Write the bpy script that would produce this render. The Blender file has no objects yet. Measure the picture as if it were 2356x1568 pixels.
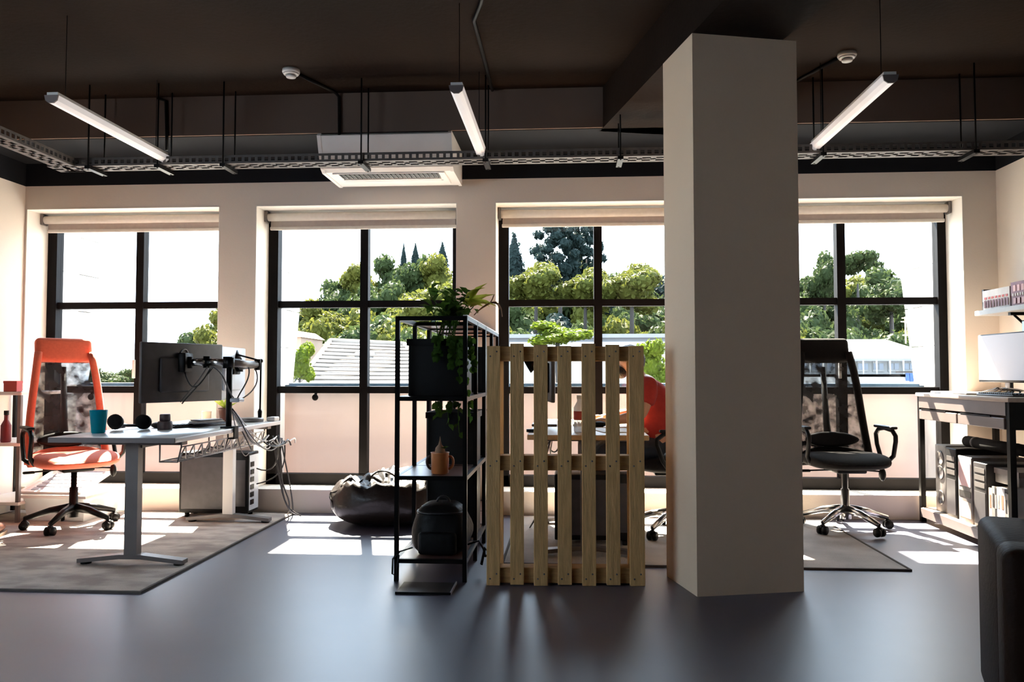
import bpy, bmesh, math, random
from mathutils import Vector as V, Matrix, Euler
random.seed(7)
R = math.radians
PI = math.pi
scene = bpy.context.scene
COL = scene.collection

# ------------------------------------------------------------------ camera
FPX, CX, CY, CAMH = 1850.0, 1178.0, 784.0, 1.06
cam_d = bpy.data.cameras.new('camera'); cam = bpy.data.objects.new('camera', cam_d); COL.objects.link(cam)
cam.location = (0, 0, CAMH)
cam.rotation_euler = (R(90 + 2.3), 0, R(3.87))
cam_d.sensor_width = 36; cam_d.lens = FPX / 2356 * 36
cam_d.clip_end = 600; cam_d.clip_start = 0.05
scene.camera = cam

# ------------------------------------------------------------------ light
world = bpy.data.worlds.new('sky'); scene.world = world; world.use_nodes = True
wn = world.node_tree.nodes; bg = wn['Background']
bg.inputs['Color'].default_value = (0.66, 0.82, 1.0, 1)
bg.inputs['Strength'].default_value = 1.15
sun_d = bpy.data.lights.new('sun', 'SUN'); sun = bpy.data.objects.new('sun', sun_d); COL.objects.link(sun)
SUN_AZ, SUN_EL = 15.0, 52.0          # comes from behind the windows, a little from the left
sun_d.energy = 10.0; sun_d.color = (1.0, 0.90, 0.74); sun_d.angle = R(0.6)
travel = V((math.sin(R(SUN_AZ)) * math.cos(R(SUN_EL)), -math.cos(R(SUN_AZ)) * math.cos(R(SUN_EL)), -math.sin(R(SUN_EL))))
sun.rotation_euler = travel.to_track_quat('-Z', 'Y').to_euler()
sun.location = (-6, 14, 16)
vs = scene.view_settings
vs.view_transform = 'Standard'; vs.look = 'None'; vs.gamma = 1.0; vs.use_curve_mapping = False
vs.exposure = 3.4
cy = scene.cycles
cy.max_bounces = 8; cy.diffuse_bounces = 5; cy.glossy_bounces = 3; cy.transparent_max_bounces = 16
cy.caustics_reflective = False; cy.caustics_refractive = False
cy.sample_clamp_indirect = 6.0

# ------------------------------------------------------------------ materials
def mat(name, col, rough=0.6, col2=None, scale=6.0, metal=0.0, bump=0.0, bscale=None, spec=0.5, emit=0.0,
        stretch=None, detail=4.0, lo=0.35, hi=0.65, trans=0.0, coat=0.0, sheen=0.0):
    m = bpy.data.materials.new(name); m.use_nodes = True
    nt = m.node_tree; n = nt.nodes; b = n['Principled BSDF']
    tc = n.new('ShaderNodeTexCoord'); mp = n.new('ShaderNodeMapping')
    nt.links.new(tc.outputs['Object'], mp.inputs['Vector'])
    if stretch: mp.inputs['Scale'].default_value = stretch
    nz = n.new('ShaderNodeTexNoise'); nz.inputs['Scale'].default_value = scale; nz.inputs['Detail'].default_value = detail
    nt.links.new(mp.outputs['Vector'], nz.inputs['Vector'])
    rp = n.new('ShaderNodeValToRGB')
    c2 = col2 if col2 else tuple(c * 0.82 for c in col)
    rp.color_ramp.elements[0].position = lo; rp.color_ramp.elements[1].position = hi
    rp.color_ramp.elements[0].color = (*c2, 1); rp.color_ramp.elements[1].color = (*col, 1)
    nt.links.new(nz.outputs['Fac'], rp.inputs['Fac'])
    nt.links.new(rp.outputs['Color'], b.inputs['Base Color'])
    b.inputs['Roughness'].default_value = rough; b.inputs['Metallic'].default_value = metal
    b.inputs['Specular IOR Level'].default_value = spec
    if coat: b.inputs['Coat Weight'].default_value = coat; b.inputs['Coat Roughness'].default_value = 0.3
    if sheen: b.inputs['Sheen Weight'].default_value = sheen
    if trans: b.inputs['Transmission Weight'].default_value = trans
    if emit:
        nt.links.new(rp.outputs['Color'], b.inputs['Emission Color']); b.inputs['Emission Strength'].default_value = emit
    if bump:
        nb = n.new('ShaderNodeTexNoise'); nb.inputs['Scale'].default_value = bscale or scale * 3
        nt.links.new(mp.outputs['Vector'], nb.inputs['Vector'])
        bp = n.new('ShaderNodeBump'); bp.inputs['Strength'].default_value = bump; bp.inputs['Distance'].default_value = 0.02
        nt.links.new(nb.outputs['Fac'], bp.inputs['Height']); nt.links.new(bp.outputs['Normal'], b.inputs['Normal'])
    return m

def seethrough(name, col, opacity, rough=0.5, weave=0.0, fresnel=False, wscale=140.0):
    """surface that lets part of the light straight through: glass or net"""
    m = bpy.data.materials.new(name); m.use_nodes = True
    nt = m.node_tree; n = nt.nodes; b = n['Principled BSDF']; out = n['Material Output']
    b.inputs['Base Color'].default_value = (*col, 1); b.inputs['Roughness'].default_value = rough
    t = n.new('ShaderNodeBsdfTransparent'); mx = n.new('ShaderNodeMixShader')
    if fresnel:
        gl = n.new('ShaderNodeBsdfGlossy'); gl.inputs['Roughness'].default_value = 0.02
        fr = n.new('ShaderNodeMath'); fr.operation = 'MULTIPLY_ADD'
        lw = n.new('ShaderNodeLayerWeight'); lw.inputs['Blend'].default_value = 0.25
        nt.links.new(lw.outputs['Facing'], fr.inputs[0]); fr.inputs[1].default_value = 0.12; fr.inputs[2].default_value = 0.012
        t.inputs['Color'].default_value = (*col, 1)
        nt.links.new(fr.outputs[0], mx.inputs[0]); nt.links.new(t.outputs[0], mx.inputs[1]); nt.links.new(gl.outputs[0], mx.inputs[2])
    else:
        nt.links.new(t.outputs[0], mx.inputs[1]); nt.links.new(b.outputs[0], mx.inputs[2])
        mx.inputs[0].default_value = opacity
        if weave:
            tc = n.new('ShaderNodeTexCoord'); nz = n.new('ShaderNodeTexNoise'); nz.inputs['Scale'].default_value = wscale
            rp = n.new('ShaderNodeMapRange'); rp.inputs['From Min'].default_value = 0.35; rp.inputs['From Max'].default_value = 0.65
            rp.inputs['To Min'].default_value = max(0, opacity - weave); rp.inputs['To Max'].default_value = min(1, opacity + weave)
            nt.links.new(tc.outputs['Object'], nz.inputs['Vector']); nt.links.new(nz.outputs['Fac'], rp.inputs['Value'])
            nt.links.new(rp.outputs[0], mx.inputs[0])
    nt.links.new(mx.outputs[0], out.inputs['Surface'])
    return m

def leafmat(name, a, b_, scale, transl=0.35, rough=0.6):
    m = mat(name, a, rough, b_, scale, lo=0.3, hi=0.7)
    nt = m.node_tree; n = nt.nodes; p = n['Principled BSDF']; out = n['Material Output']
    tr = n.new('ShaderNodeBsdfTranslucent'); mx = n.new('ShaderNodeMixShader'); mx.inputs[0].default_value = transl
    src = p.inputs['Base Color'].links[0].from_socket
    nt.links.new(src, tr.inputs['Color'])
    nt.links.new(p.outputs[0], mx.inputs[1]); nt.links.new(tr.outputs[0], mx.inputs[2]); nt.links.new(mx.outputs[0], out.inputs['Surface'])
    p.inputs['Specular IOR Level'].default_value = 0.05
    return m

M = {}
M['wall'] = mat('wall_paint_beige', (0.80, 0.705, 0.61), 0.85, (0.76, 0.67, 0.58), 1.5, bump=0.05, bscale=90)
M['reveal'] = mat('reveal_paint_white', (0.86, 0.81, 0.74), 0.8, (0.82, 0.77, 0.70), 2)
M['dark'] = mat('ceiling_paint_dark_brown', (0.0193, 0.0101, 0.0057), 0.85, (0.0116, 0.0064, 0.0039), .9, bump=0.1, bscale=30, spec=0.12)
M['dark2'] = mat('upper_wall_paint_navy', (0.0095, 0.0105, 0.0140), 0.8, (0.007, 0.008, 0.0105), 1.2, spec=0.2)
M['lit_front'] = mat('edge_beam_lit_brown', (0.17, 0.115, 0.090), 0.8, (0.14, 0.095, 0.075), 1.1, spec=0.22)  # light on the beam front, put into a paler brown
M['column'] = mat('column_paint_taupe', (0.86, 0.665, 0.475), 0.85, (0.83, 0.635, 0.45), 1.4, bump=0.05, bscale=80)
M['floor'] = mat('floor_polished_screed', (0.082, 0.078, 0.118), 0.43, (0.064, 0.061, 0.092), 1.1, bump=0.015, bscale=5, spec=1.0, detail=6, coat=0.12)
M['frame'] = mat('window_frame_black', (0.0060, 0.0045, 0.0045), 0.6, (0.0040, 0.0030, 0.0030), 9, spec=0.1)
M['glass'] = seethrough('window_glass', (0.97, 0.98, 0.98), 0, fresnel=True)
M['blind'] = mat('blind_fabric_taupe', (0.52, 0.44, 0.39), 0.85, (0.48, 0.40, 0.36), 30)
M['blindrod'] = mat('blind_fabric_roll', (0.66, 0.60, 0.54), 0.8, (0.62, 0.56, 0.50), 30)
M['ext'] = mat('exterior_render_white', (0.78, 0.76, 0.74), 0.85, (0.74, 0.72, 0.70), 2)
M['parapet'] = leafmat('parapet_panel_pink', (0.82, 0.70, 0.655), (0.78, 0.66, 0.62), 1.2, .10, .8)
M['coping'] = mat('coping_blue_metal', (0.0500, 0.1100, 0.1800), 0.5, (0.0400, 0.0900, 0.1600), 3)
M['blackmetal'] = mat('metal_black', (0.0060, 0.0054, 0.0054), 0.4, (0.0042, 0.0039, 0.0039), 14, metal=0.3, spec=0.22)
M['blackplastic'] = mat('plastic_black', (0.0063, 0.0060, 0.0063), 0.45, (0.0042, 0.0042, 0.0042), 20, spec=0.22)
M['greyplastic'] = mat('plastic_dark_grey', (0.062, 0.056, 0.060), 0.4, (0.050, 0.045, 0.048), 20)
M['silver'] = mat('plastic_silver', (0.62, 0.64, 0.68), 0.3, (0.56, 0.58, 0.62), 8)
M['chrome'] = mat('metal_chrome', (0.75, 0.74, 0.73), 0.22, (0.68, 0.67, 0.66), 10, metal=1.0)
M['white'] = mat('lacquer_white', (0.80, 0.78, 0.76), 0.35, (0.76, 0.74, 0.72), 6)
M['deskwhite'] = mat('desktop_laminate_white', (0.86, 0.85, 0.84), 0.22, (0.83, 0.82, 0.81), 6, spec=0.9, coat=0.6)
M['whitemetal'] = mat('metal_white', (0.74, 0.71, 0.68), 0.4, (0.70, 0.67, 0.64), 6)
M['greymetal'] = mat('metal_grey', (0.1650, 0.1485, 0.1430), 0.4, (0.1430, 0.1293, 0.1238), 8, metal=0.4)
M['traymetal'] = mat('metal_galvanised', (0.12, 0.105, 0.098), 0.6, (0.09, 0.078, 0.073), 25, metal=0.2)
M['led'] = mat('lamp_diffuser', (0.95, 0.90, 0.89), 0.4, (0.92, 0.87, 0.86), 5, emit=0.028)
M['orange'] = mat('chair_fabric_coral', (0.86, 0.155, 0.075), 0.75, (0.80, 0.135, 0.065), 60, bump=0.1, bscale=250, sheen=0.2)
M['blackfab'] = mat('chair_fabric_black', (0.0110, 0.0085, 0.0075), 0.8, (0.0075, 0.006, 0.0055), 60, bump=0.1, bscale=250, spec=0.15)
M['net'] = seethrough('chair_net_black', (0.02, 0.017, 0.017), 0.86, 0.6, weave=0.22, wscale=15)
M['leather'] = mat('leather_dark_brown', (0.022, 0.0105, 0.0062), 0.65, (0.015, 0.0072, 0.0042), 9, bump=0.12, bscale=60, spec=0.1)
M['beanbag'] = mat('beanbag_vinyl_brown', (0.016, 0.0105, 0.0080), 0.34, (0.0095, 0.0065, 0.0050), 7, bump=0.1, bscale=40, spec=0.45)
M['pine'] = mat('pallet_pine', (0.80, 0.49, 0.20), 0.75, (0.58, 0.34, 0.13), 5.0, stretch=(12, 12, 1.2), bump=0.2, bscale=14, detail=7)
M['pinedark'] = mat('pallet_pine_dark', (0.58, 0.355, 0.15), 0.8, (0.42, 0.25, 0.10), 5.0, stretch=(1.2, 12, 12), bump=0.2, bscale=14, detail=7)
M['wood'] = mat('desktop_oak', (0.52, 0.33, 0.17), 0.45, (0.44, 0.27, 0.13), 4.0, stretch=(8, 1, 8), detail=6)
M['benchwood'] = mat('bench_top_wood_greyish', (0.50, 0.40, 0.33), 0.5, (0.42, 0.33, 0.27), 4.0, stretch=(8, 1, 8), detail=6)
M['mauve'] = mat('bench_drawer_mauve_grey', (0.1860, 0.1457, 0.1333), 0.5, (0.1612, 0.1240, 0.1147), 5)
M['rug'] = mat('rug_faded_beige', (0.50, 0.44, 0.39), 0.95, (0.30, 0.25, 0.225), 4.2, stretch=(1.0, 1.7, 1), bump=0.3, bscale=120, detail=9, lo=0.38, hi=0.6)
M['rugpale'] = mat('rug_pale_grey', (0.52, 0.46, 0.41), 0.95, (0.40, 0.35, 0.31), 4.0, bump=0.3, bscale=120, detail=8)
M['rughem'] = mat('rug_hem_dark', (0.10, 0.085, 0.075), 0.95, None, 40)
M['teal'] = leafmat('glass_teal', (0.012, 0.40, 0.50), (0.010, 0.34, 0.43), 8, 0.55, 0.1)
M['terracotta'] = mat('mug_glaze_orange', (0.58, 0.20, 0.065), 0.35, (0.50, 0.165, 0.05), 12)
M['brownjar'] = mat('jar_dark_mauve', (0.085, 0.055, 0.055), 0.5, (0.07, 0.045, 0.045), 15)
M['cable'] = mat('cable_grey', (0.13, 0.11, 0.105), 0.5, None, 30)
M['cableb'] = mat('cable_black', (0.02, 0.018, 0.018), 0.5, None, 30)
M['cablew'] = mat('cable_white', (0.70, 0.66, 0.63), 0.5, None, 30)
M['red'] = mat('shirt_red_cotton', (0.42, 0.030, 0.022), 0.85, (0.36, 0.024, 0.018), 30, bump=0.1, bscale=160)
M['redbox'] = mat('box_red_card', (0.52, 0.075, 0.05), 0.6, (0.46, 0.06, 0.045), 8)
M['skin'] = mat('skin_tan', (0.60, 0.32, 0.20), 0.55, (0.56, 0.29, 0.18), 14)
M['hair'] = mat('hair_dark_brown', (0.022, 0.014, 0.010), 0.6, (0.014, 0.009, 0.007), 50, bump=0.3, bscale=120)
M['denim'] = mat('trouser_denim_dark', (0.03, 0.035, 0.05), 0.85, None, 40)
M['shoe'] = mat('shoe_leather_brown', (0.15, 0.050, 0.028), 0.5, (0.11, 0.036, 0.02), 12)
M['sole'] = mat('shoe_sole', (0.30, 0.22, 0.16), 0.7, None, 12)
M['clearplastic'] = seethrough('plastic_translucent_white', (0.82, 0.82, 0.82), 0.72, 0.35)
M['paper'] = mat('paper_white', (0.75, 0.72, 0.69), 0.8, None, 10)
M['papergrey'] = mat('paper_blue_grey', (0.36, 0.38, 0.42), 0.8, None, 10)
M['tan'] = mat('card_tan', (0.62, 0.45, 0.30), 0.7, None, 10)
M['screen'] = mat('screen_lit_pale', (0.30, 0.30, 0.33), 0.4, (0.29, 0.29, 0.315), 2, emit=0.10, spec=0.2)
M['screenteal'] = mat('screen_lit_teal', (0.45, 0.62, 0.66), 0.25, (0.40, 0.56, 0.60), 3, emit=0.035)
M['screenoff'] = mat('screen_black', (0.015, 0.015, 0.018), 0.12, None, 3)
M['planter'] = mat('planter_black', (0.0070, 0.0065, 0.0065), 0.55, (0.0050, 0.0050, 0.0050), 8, spec=0.22)
M['soil'] = mat('soil', (0.05, 0.032, 0.02), 0.95, None, 30, bump=0.4)
M['leafd'] = leafmat('leaf_green', (0.075, 0.150, 0.022), (0.030, 0.070, 0.012), 30, 0.45)
M['leafy'] = leafmat('leaf_yellow_green', (0.62, 0.62, 0.10), (0.42, 0.50, 0.07), 20, 0.55)
M['twig'] = mat('twig_dry', (0.34, 0.20, 0.12), 0.8, None, 20)
M['shelfpanel'] = mat('shelf_panel_brown', (0.20, 0.115, 0.095), 0.35, (0.16, 0.09, 0.075), 6)
M['shelfedge'] = mat('shelf_edge_white', (0.70, 0.66, 0.63), 0.4, None, 6)
M['bag'] = mat('backpack_nylon_black', (0.0045, 0.0043, 0.0045), 0.55, (0.0029, 0.0027, 0.0029), 14, bump=0.2, bscale=40, spec=0.22)
M['bagtop'] = mat('backpack_nylon_grey', (0.0270, 0.0252, 0.0270), 0.4, (0.0180, 0.0166, 0.0180), 14, bump=0.2, bscale=40)
M['sheet'] = mat('floor_sheet_dark', (0.0350, 0.0310, 0.0310), 0.5, (0.0275, 0.0250, 0.0250), 6)
M['shelfblue'] = mat('wall_shelf_pale_blue_grey', (0.46, 0.48, 0.50), 0.5, None, 5)
M['bookred'] = mat('game_box_dark_red', (0.17, 0.020, 0.030), 0.5, (0.14, 0.016, 0.024), 10)
M['bookpink'] = mat('print_pink', (0.70, 0.42, 0.42), 0.6, None, 10)
M['bookdark'] = mat('book_black', (0.0125, 0.0090, 0.0090), 0.5, None, 10)
M['bookpale'] = mat('book_cream', (0.55, 0.47, 0.38), 0.65, None, 10)
M['bookgrey'] = mat('book_grey', (0.26, 0.235, 0.22), 0.6, (0.16, 0.14, 0.13), 14)
M['bookrust'] = mat('book_rust', (0.36, 0.13, 0.08), 0.6, None, 10)

# ------------------------------------------------------------------ mesh helpers
class MB:
    def __init__(s): s.v = []; s.f = []; s.sm = []
    def add(s, vs_, fs, smooth=False, mx=None):
        o = len(s.v)
        s.v += [tuple(mx @ V(p)) if mx else tuple(p) for p in vs_]
        s.f += [tuple(o + i for i in f) for f in fs]; s.sm += [smooth] * len(fs); return s
    def box(s, x0, x1, y0, y1, z0, z1, mx=None):
        p = [(x, y, z) for z in (z0, z1) for y in (y0, y1) for x in (x0, x1)]
        return s.add(p, [(0, 2, 3, 1), (4, 5, 7, 6), (0, 1, 5, 4), (2, 6, 7, 3), (0, 4, 6, 2), (1, 3, 7, 5)], False, mx)
    def rbox(s, x0, x1, y0, y1, z0, z1, r=0.01, seg=2, mx=None):
        bm = bmesh.new(); bmesh.ops.create_cube(bm, size=1)
        for v in bm.verts:
            v.co = V((x0 + (v.co.x + .5) * (x1 - x0), y0 + (v.co.y + .5) * (y1 - y0), z0 + (v.co.z + .5) * (z1 - z0)))
        r = min(r, .49 * min(x1 - x0, y1 - y0, z1 - z0))
        bmesh.ops.bevel(bm, geom=bm.edges[:] + bm.verts[:], offset=r, segments=seg, affect='EDGES', profile=0.5)
        bm.verts.index_update()
        s.add([v.co for v in bm.verts], [[v.index for v in f.verts] for f in bm.faces], seg > 1, mx); bm.free(); return s
    def tube(s, pts, r, n=8, mx=None, cap=True, closed=False, flat=1.0):
        pts = [V(p) for p in pts]; k = len(pts); rr = r if isinstance(r, (list, tuple)) else [r] * k
        vs_, fs = [], []; up = None
        for i, p in enumerate(pts):
            if closed: t = (pts[(i + 1) % k] - pts[i - 1])
            else: t = (pts[min(i + 1, k - 1)] - pts[max(i - 1, 0)])
            t.normalize()
            if up is None:
                a = V((0, 0, 1)) if abs(t.z) < 0.9 else V((1, 0, 0)); up = (a - t * a.dot(t)).normalized()
            else:
                up = up - t * up.dot(t)
                up = up.normalized() if up.length > 1e-6 else V((1, 0, 0))
            sd = t.cross(up)
            for j in range(n):
                a = 2 * PI * j / n + PI / n; vs_.append(p + (up * math.cos(a) * flat + sd * math.sin(a)) * rr[i])
        for i in range(k if closed else k - 1):
            for j in range(n):
                a, b = i * n + j, i * n + (j + 1) % n; c, d = ((i + 1) % k) * n + j, ((i + 1) % k) * n + (j + 1) % n
                fs.append((a, b, d, c))
        if cap and not closed: fs.append(tuple(reversed(range(n)))); fs.append(tuple(range((k - 1) * n, k * n)))
        return s.add(vs_, fs, n > 5, mx)
    def lathe(s, prof, n=20, c=(0, 0, 0), mx=None, sx=1.0, sy=1.0):
        vs_, fs = [], []
        for r, z in prof:
            for j in range(n):
                a = 2 * PI * j / n; vs_.append((c[0] + r * math.cos(a) * sx, c[1] + r * math.sin(a) * sy, c[2] + z))
        for i in range(len(prof) - 1):
            for j in range(n):
                fs.append((i * n + j, i * n + (j + 1) % n, (i + 1) * n + (j + 1) % n, (i + 1) * n + j))
        if prof[0][0] > 1e-5: fs.append(tuple(reversed(range(n))))
        if prof[-1][0] > 1e-5: fs.append(tuple(range((len(prof) - 1) * n, len(prof) * n)))
        return s.add(vs_, fs, True, mx)
    def prism(s, poly, axis, d0, d1, mx=None):
        """poly in the two other axes (in xyz order), extruded along axis from d0 to d1"""
        k = len(poly); vs_ = []
        for d in (d0, d1):
            for a, b in poly: vs_.append((d, a, b) if axis == 'x' else (a, d, b) if axis == 'y' else (a, b, d))
        fs = [tuple(reversed(range(k))), tuple(range(k, 2 * k))]
        fs += [(i, (i + 1) % k, k + (i + 1) % k, k + i) for i in range(k)]
        return s.add(vs_, fs, False, mx)
    def ball(s, c, r, seg=12, rings=8, mx=None):
        if not isinstance(r, (list, tuple)): r = (r, r, r)
        vs_, fs = [], []
        for i in range(rings + 1):
            t = PI * i / rings
            for j in range(seg):
                a = 2 * PI * j / seg
                vs_.append((c[0] + r[0] * math.sin(t) * math.cos(a), c[1] + r[1] * math.sin(t) * math.sin(a), c[2] - r[2] * math.cos(t)))
        for i in range(rings):
            for j in range(seg): fs.append((i * seg + j, i * seg + (j + 1) % seg, (i + 1) * seg + (j + 1) % seg, (i + 1) * seg + j))
        return s.add(vs_, fs, True, mx)
    def grid(s, fn, nu, nv, smooth=True, mx=None, thick=None):
        vs_ = [fn(i / nu, j / nv) for j in range(nv + 1) for i in range(nu + 1)]
        fs = [(j * (nu + 1) + i, j * (nu + 1) + i + 1, (j + 1) * (nu + 1) + i + 1, (j + 1) * (nu + 1) + i) for j in range(nv) for i in range(nu)]
        return s.add(vs_, fs, smooth, mx)
    def mesh(s, name):
        me = bpy.data.meshes.new(name); me.from_pydata(s.v, [], s.f)
        me.polygons.foreach_set('use_smooth', s.sm); me.update()
        bm = bmesh.new(); bm.from_mesh(me)
        bmesh.ops.remove_doubles(bm, verts=bm.verts, dist=1e-6)
        bmesh.ops.recalc_face_normals(bm, faces=bm.faces); bm.to_mesh(me); bm.free()
        return me
    def build(s, name, m, parent=None, loc=None):
        me = s.mesh(name)
        return link(name, me, m, parent, loc)
def link(name, me, m, parent=None, loc=None):
    if m is not None and not me.materials: me.materials.append(M[m] if isinstance(m, str) else m)
    o = bpy.data.objects.new(name, me); COL.objects.link(o)
    if parent: o.parent = parent
    if loc: o.location = loc
    return o
def tag(o, label, cat, group=None, kind=None):
    o['label'] = label; o['category'] = cat
    if group: o['group'] = group
    if kind: o['kind'] = kind
    return o
def thing(name, label, cat, loc=(0, 0, 0), rotz=0.0, group=None, kind=None):
    o = bpy.data.objects.new(name, None); COL.objects.link(o); o.empty_display_size = 0.1
    o.location = loc; o.rotation_euler = (0, 0, rotz)
    return tag(o, label, cat, group, kind)
def struct(o, label, cat): return tag(o, label, cat, None, 'structure')
def copy_tree(o, parent=None):
    c = o.copy(); COL.objects.link(c); c.parent = parent
    for ch in list(o.children): copy_tree(ch, c)
    return c
def bez(p0, p1, p2, p3, n=12):
    out = []
    for i in range(n + 1):
        t = i / n; out.append(V(p0) * (1 - t) ** 3 + V(p1) * 3 * t * (1 - t) ** 2 + V(p2) * 3 * t * t * (1 - t) + V(p3) * t ** 3)
    return out
def RT(loc=(0, 0, 0), rx=0, ry=0, rz=0): return Matrix.Translation(loc) @ Euler((R(rx), R(ry), R(rz))).to_matrix().to_4x4()
def plate(name, mb, m, parent): return mb.build(name, m, parent)

# ------------------------------------------------------------------ room shell
XL, XR, YW, YO, YB = -4.275, 3.135, 6.05, 6.45, -5.0
ZP, ZB, ZC = 2.54, 2.72, 3.0                      # paint line, beam soffit, slab
WX = [-4.262, -2.402, -0.538, 1.326]; WW = 1.572; WZ0, WZ1 = 0.17, 2.36
struct(MB().box(XL - .3, XR + .3, YB - .2, YO, -0.15, 0).build('floor', 'floor'), 'polished grey screed floor of the office', 'floor')
struct(MB().box(XL - .3, XR + .3, YB - .2, YO, ZC, ZC + .2).build('ceiling', 'dark'), 'dark brown painted concrete ceiling slab', 'ceiling')
wb = MB(); edges = [XL - .3] + [e for x in WX for e in (x, x + WW)] + [XR + .3]
for i in range(0, len(edges), 2): wb.box(edges[i], edges[i + 1], YW, YO, 0, WZ1)
wb.box(XL - .3, XR + .3, YW, YO, WZ1, ZP)
for x in WX: wb.box(x, x + WW, YW, YO, 0, WZ0)
w = struct(wb.build('wall_back', 'wall'), 'beige window wall with four tall openings', 'wall')
MB().box(XL - .3, XR + .3, YW, YO, ZP, ZC).build('painted_band', 'dark2', w)
for i, x in enumerate(WX):                         # white plaster lining of each opening
    lin = MB(); t = 0.006
    lin.box(x, x + t, YW - .002, YO, WZ0, WZ1).box(x + WW - t, x + WW, YW - .002, YO, WZ0, WZ1).box(x, x + WW, YW - .002, YO, WZ1 - t, WZ1).box(x, x + WW, YW - .002, YO, WZ0, WZ0 + t)
    lin.build('reveal_lining', 'reveal', w)
LY0, LY1, LZ0, LZ1 = .2, 2.8, .9, 2.25                 # unseen window added in the left wall to supply side light
wl = MB(); wl.box(XL - .3, XL, YB, LY0, 0, ZP).box(XL - .3, XL, LY1, YW, 0, ZP).box(XL - .3, XL, LY0, LY1, 0, LZ0).box(XL - .3, XL, LY0, LY1, LZ1, ZP)
w = struct(wl.build('wall_left', 'wall'), 'beige side wall meeting the left end of the window wall', 'wall')
MB().box(XL - .3, XL, YB, YW, ZP, ZC).build('painted_band', 'dark2', w)
w = struct(MB().box(XR, XR + .3, YB, YW, 0, ZP).build('wall_right', 'wall'), 'beige side wall meeting the right end of the window wall', 'wall')
MB().box(XR, XR + .3, YB, YW, ZP, ZC).build('painted_band', 'dark2', w)
o = thing('window_5', 'unseen black framed window added in the left wall for side light', 'window', (XL - .2, 0, 0), 0, None, 'structure')
f = MB(); f.box(0, .06, LY0, LY0 + .07, LZ0, LZ1).box(0, .06, LY1 - .07, LY1, LZ0, LZ1).box(0, .06, LY0, LY1, LZ0, LZ0 + .07).box(0, .06, LY0, LY1, LZ1 - .07, LZ1).box(0, .06, 1.47, 1.53, LZ0, LZ1); f.build('frame', 'frame', o)
for ya, yb in ((LY0 + .07, 1.47), (1.53, LY1 - .07)): MB().box(.028, .033, ya, yb, LZ0 + .07, LZ1 - .07).build('pane', 'glass', o)
struct(MB().box(XL - .3, XR + .3, YB - .3, YB, 0, ZC).build('wall_front', 'wall'), 'beige wall behind the viewer', 'wall')
eb = struct(MB().box(XL, XR, 5.43, YW, ZB, ZC).build('trim_1', 'dark2'), 'dark concrete edge beam along the window wall', 'beam')
MB().box(XL, XR, 5.41, 5.43, ZB + .004, ZC).build('lit_front', 'lit_front', eb)  # front face coloured paler than the soffit to stand in for light on it
# column and its beam, turned against the room
CA = R(13.8); CM = V((0.617, 3.915, 0))
cmx = Matrix.Translation(CM) @ Matrix.Rotation(CA, 4, 'Z')
struct(MB().box(0, .55, 0, .40, 0, ZB, cmx).build('column', 'column'), 'square taupe column standing beside the pallet', 'column')
struct(MB().box(0.002, .478, -9.2, 1.62, ZB, ZC, cmx).build('trim_2', 'dark'), 'dark concrete beam running over the column', 'beam')

# windows
def window(i):
    x = WX[i]; y0, y1 = 6.33, 6.40
    o = thing('window_%d' % (i + 1), '%s black framed six pane window' % ('leftmost', 'second from left', 'third from left', 'rightmost')[i], 'window', (x, 0, 0), 0, None, 'structure')
    f = MB(); sl, sr, b, t = .085, .07, .10, .09; z0, z1 = WZ0 - .01, WZ1
    f.box(0, sl, y0 - .02, y1, z0, z1).box(WW - sr, WW, y0 - .02, y1, z0, z1).box(0, WW, y0 - .02, y1, z0, z0 + b).box(0, WW, y0 - .02, y1, z1 - t, z1)
    f.build('frame', 'frame', o)
    mx_ = .755
    MB().box(mx_, mx_ + .064, y0 - .01, y1, z0 + b, z1 - t).build('mullion', 'frame', o)
    for zc in (1.615, .928):
        MB().box(sl, WW - sr, y0, y1 - .01, zc - .027, zc + .027).build('transom', 'frame', o)
    zs = [(z0 + b, .901), (.955, 1.588), (1.642, z1 - t)]
    for a, c in zs:
        for xa, xb in ((sl, mx_), (mx_ + .064, WW - sr)):
            MB().box(xa, xb, 6.362, 6.368, a, c).build('pane', 'glass', o)
    h = MB(); h.tube([(.40, 6.33, .90), (.40, 6.315, .885)], .011, 8); h.ball((.40, 6.31, .868), (.026, .014, .026)); h.build('handle', 'frame', o)
    if i in (0, 3):
        MB().rbox(mx_ - .004, mx_ + .014, 6.29, 6.32, 1.02, 1.17, .004).build('catch', 'whitemetal', o)
    return o
for i in range(4): window(i)

def blind(i):
    x = WX[i]; ord_ = ('leftmost', 'second', 'third', 'rightmost')[i]
    o = thing('roller_blind', '%s taupe roller blind, rolled up at the window head%s' % (ord_, ('', ' above the beanbag', ' above the pallet', ' above the black chair')[i]), 'blind', (x, 0, 0), 0, 'roller blinds at the window heads')
    MB().tube([(.03, 6.235, 2.305), (WW - .03, 6.235, 2.305)], .032, 14).build('roll', 'blindrod', o)
    MB().box(.04, WW - .04, 6.262, 6.266, 2.225, 2.305).build('fabric', 'blind', o)
    MB().rbox(.035, WW - .035, 6.252, 6.276, 2.205, 2.232, .006).build('bottom_bar', 'blindrod', o)
    for xx in (.008, WW - .030): MB().rbox(xx, xx + .022, 6.20, 6.275, 2.262, 2.352, .006).build('bracket', 'greymetal', o)
for i in range(4): blind(i)

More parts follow.
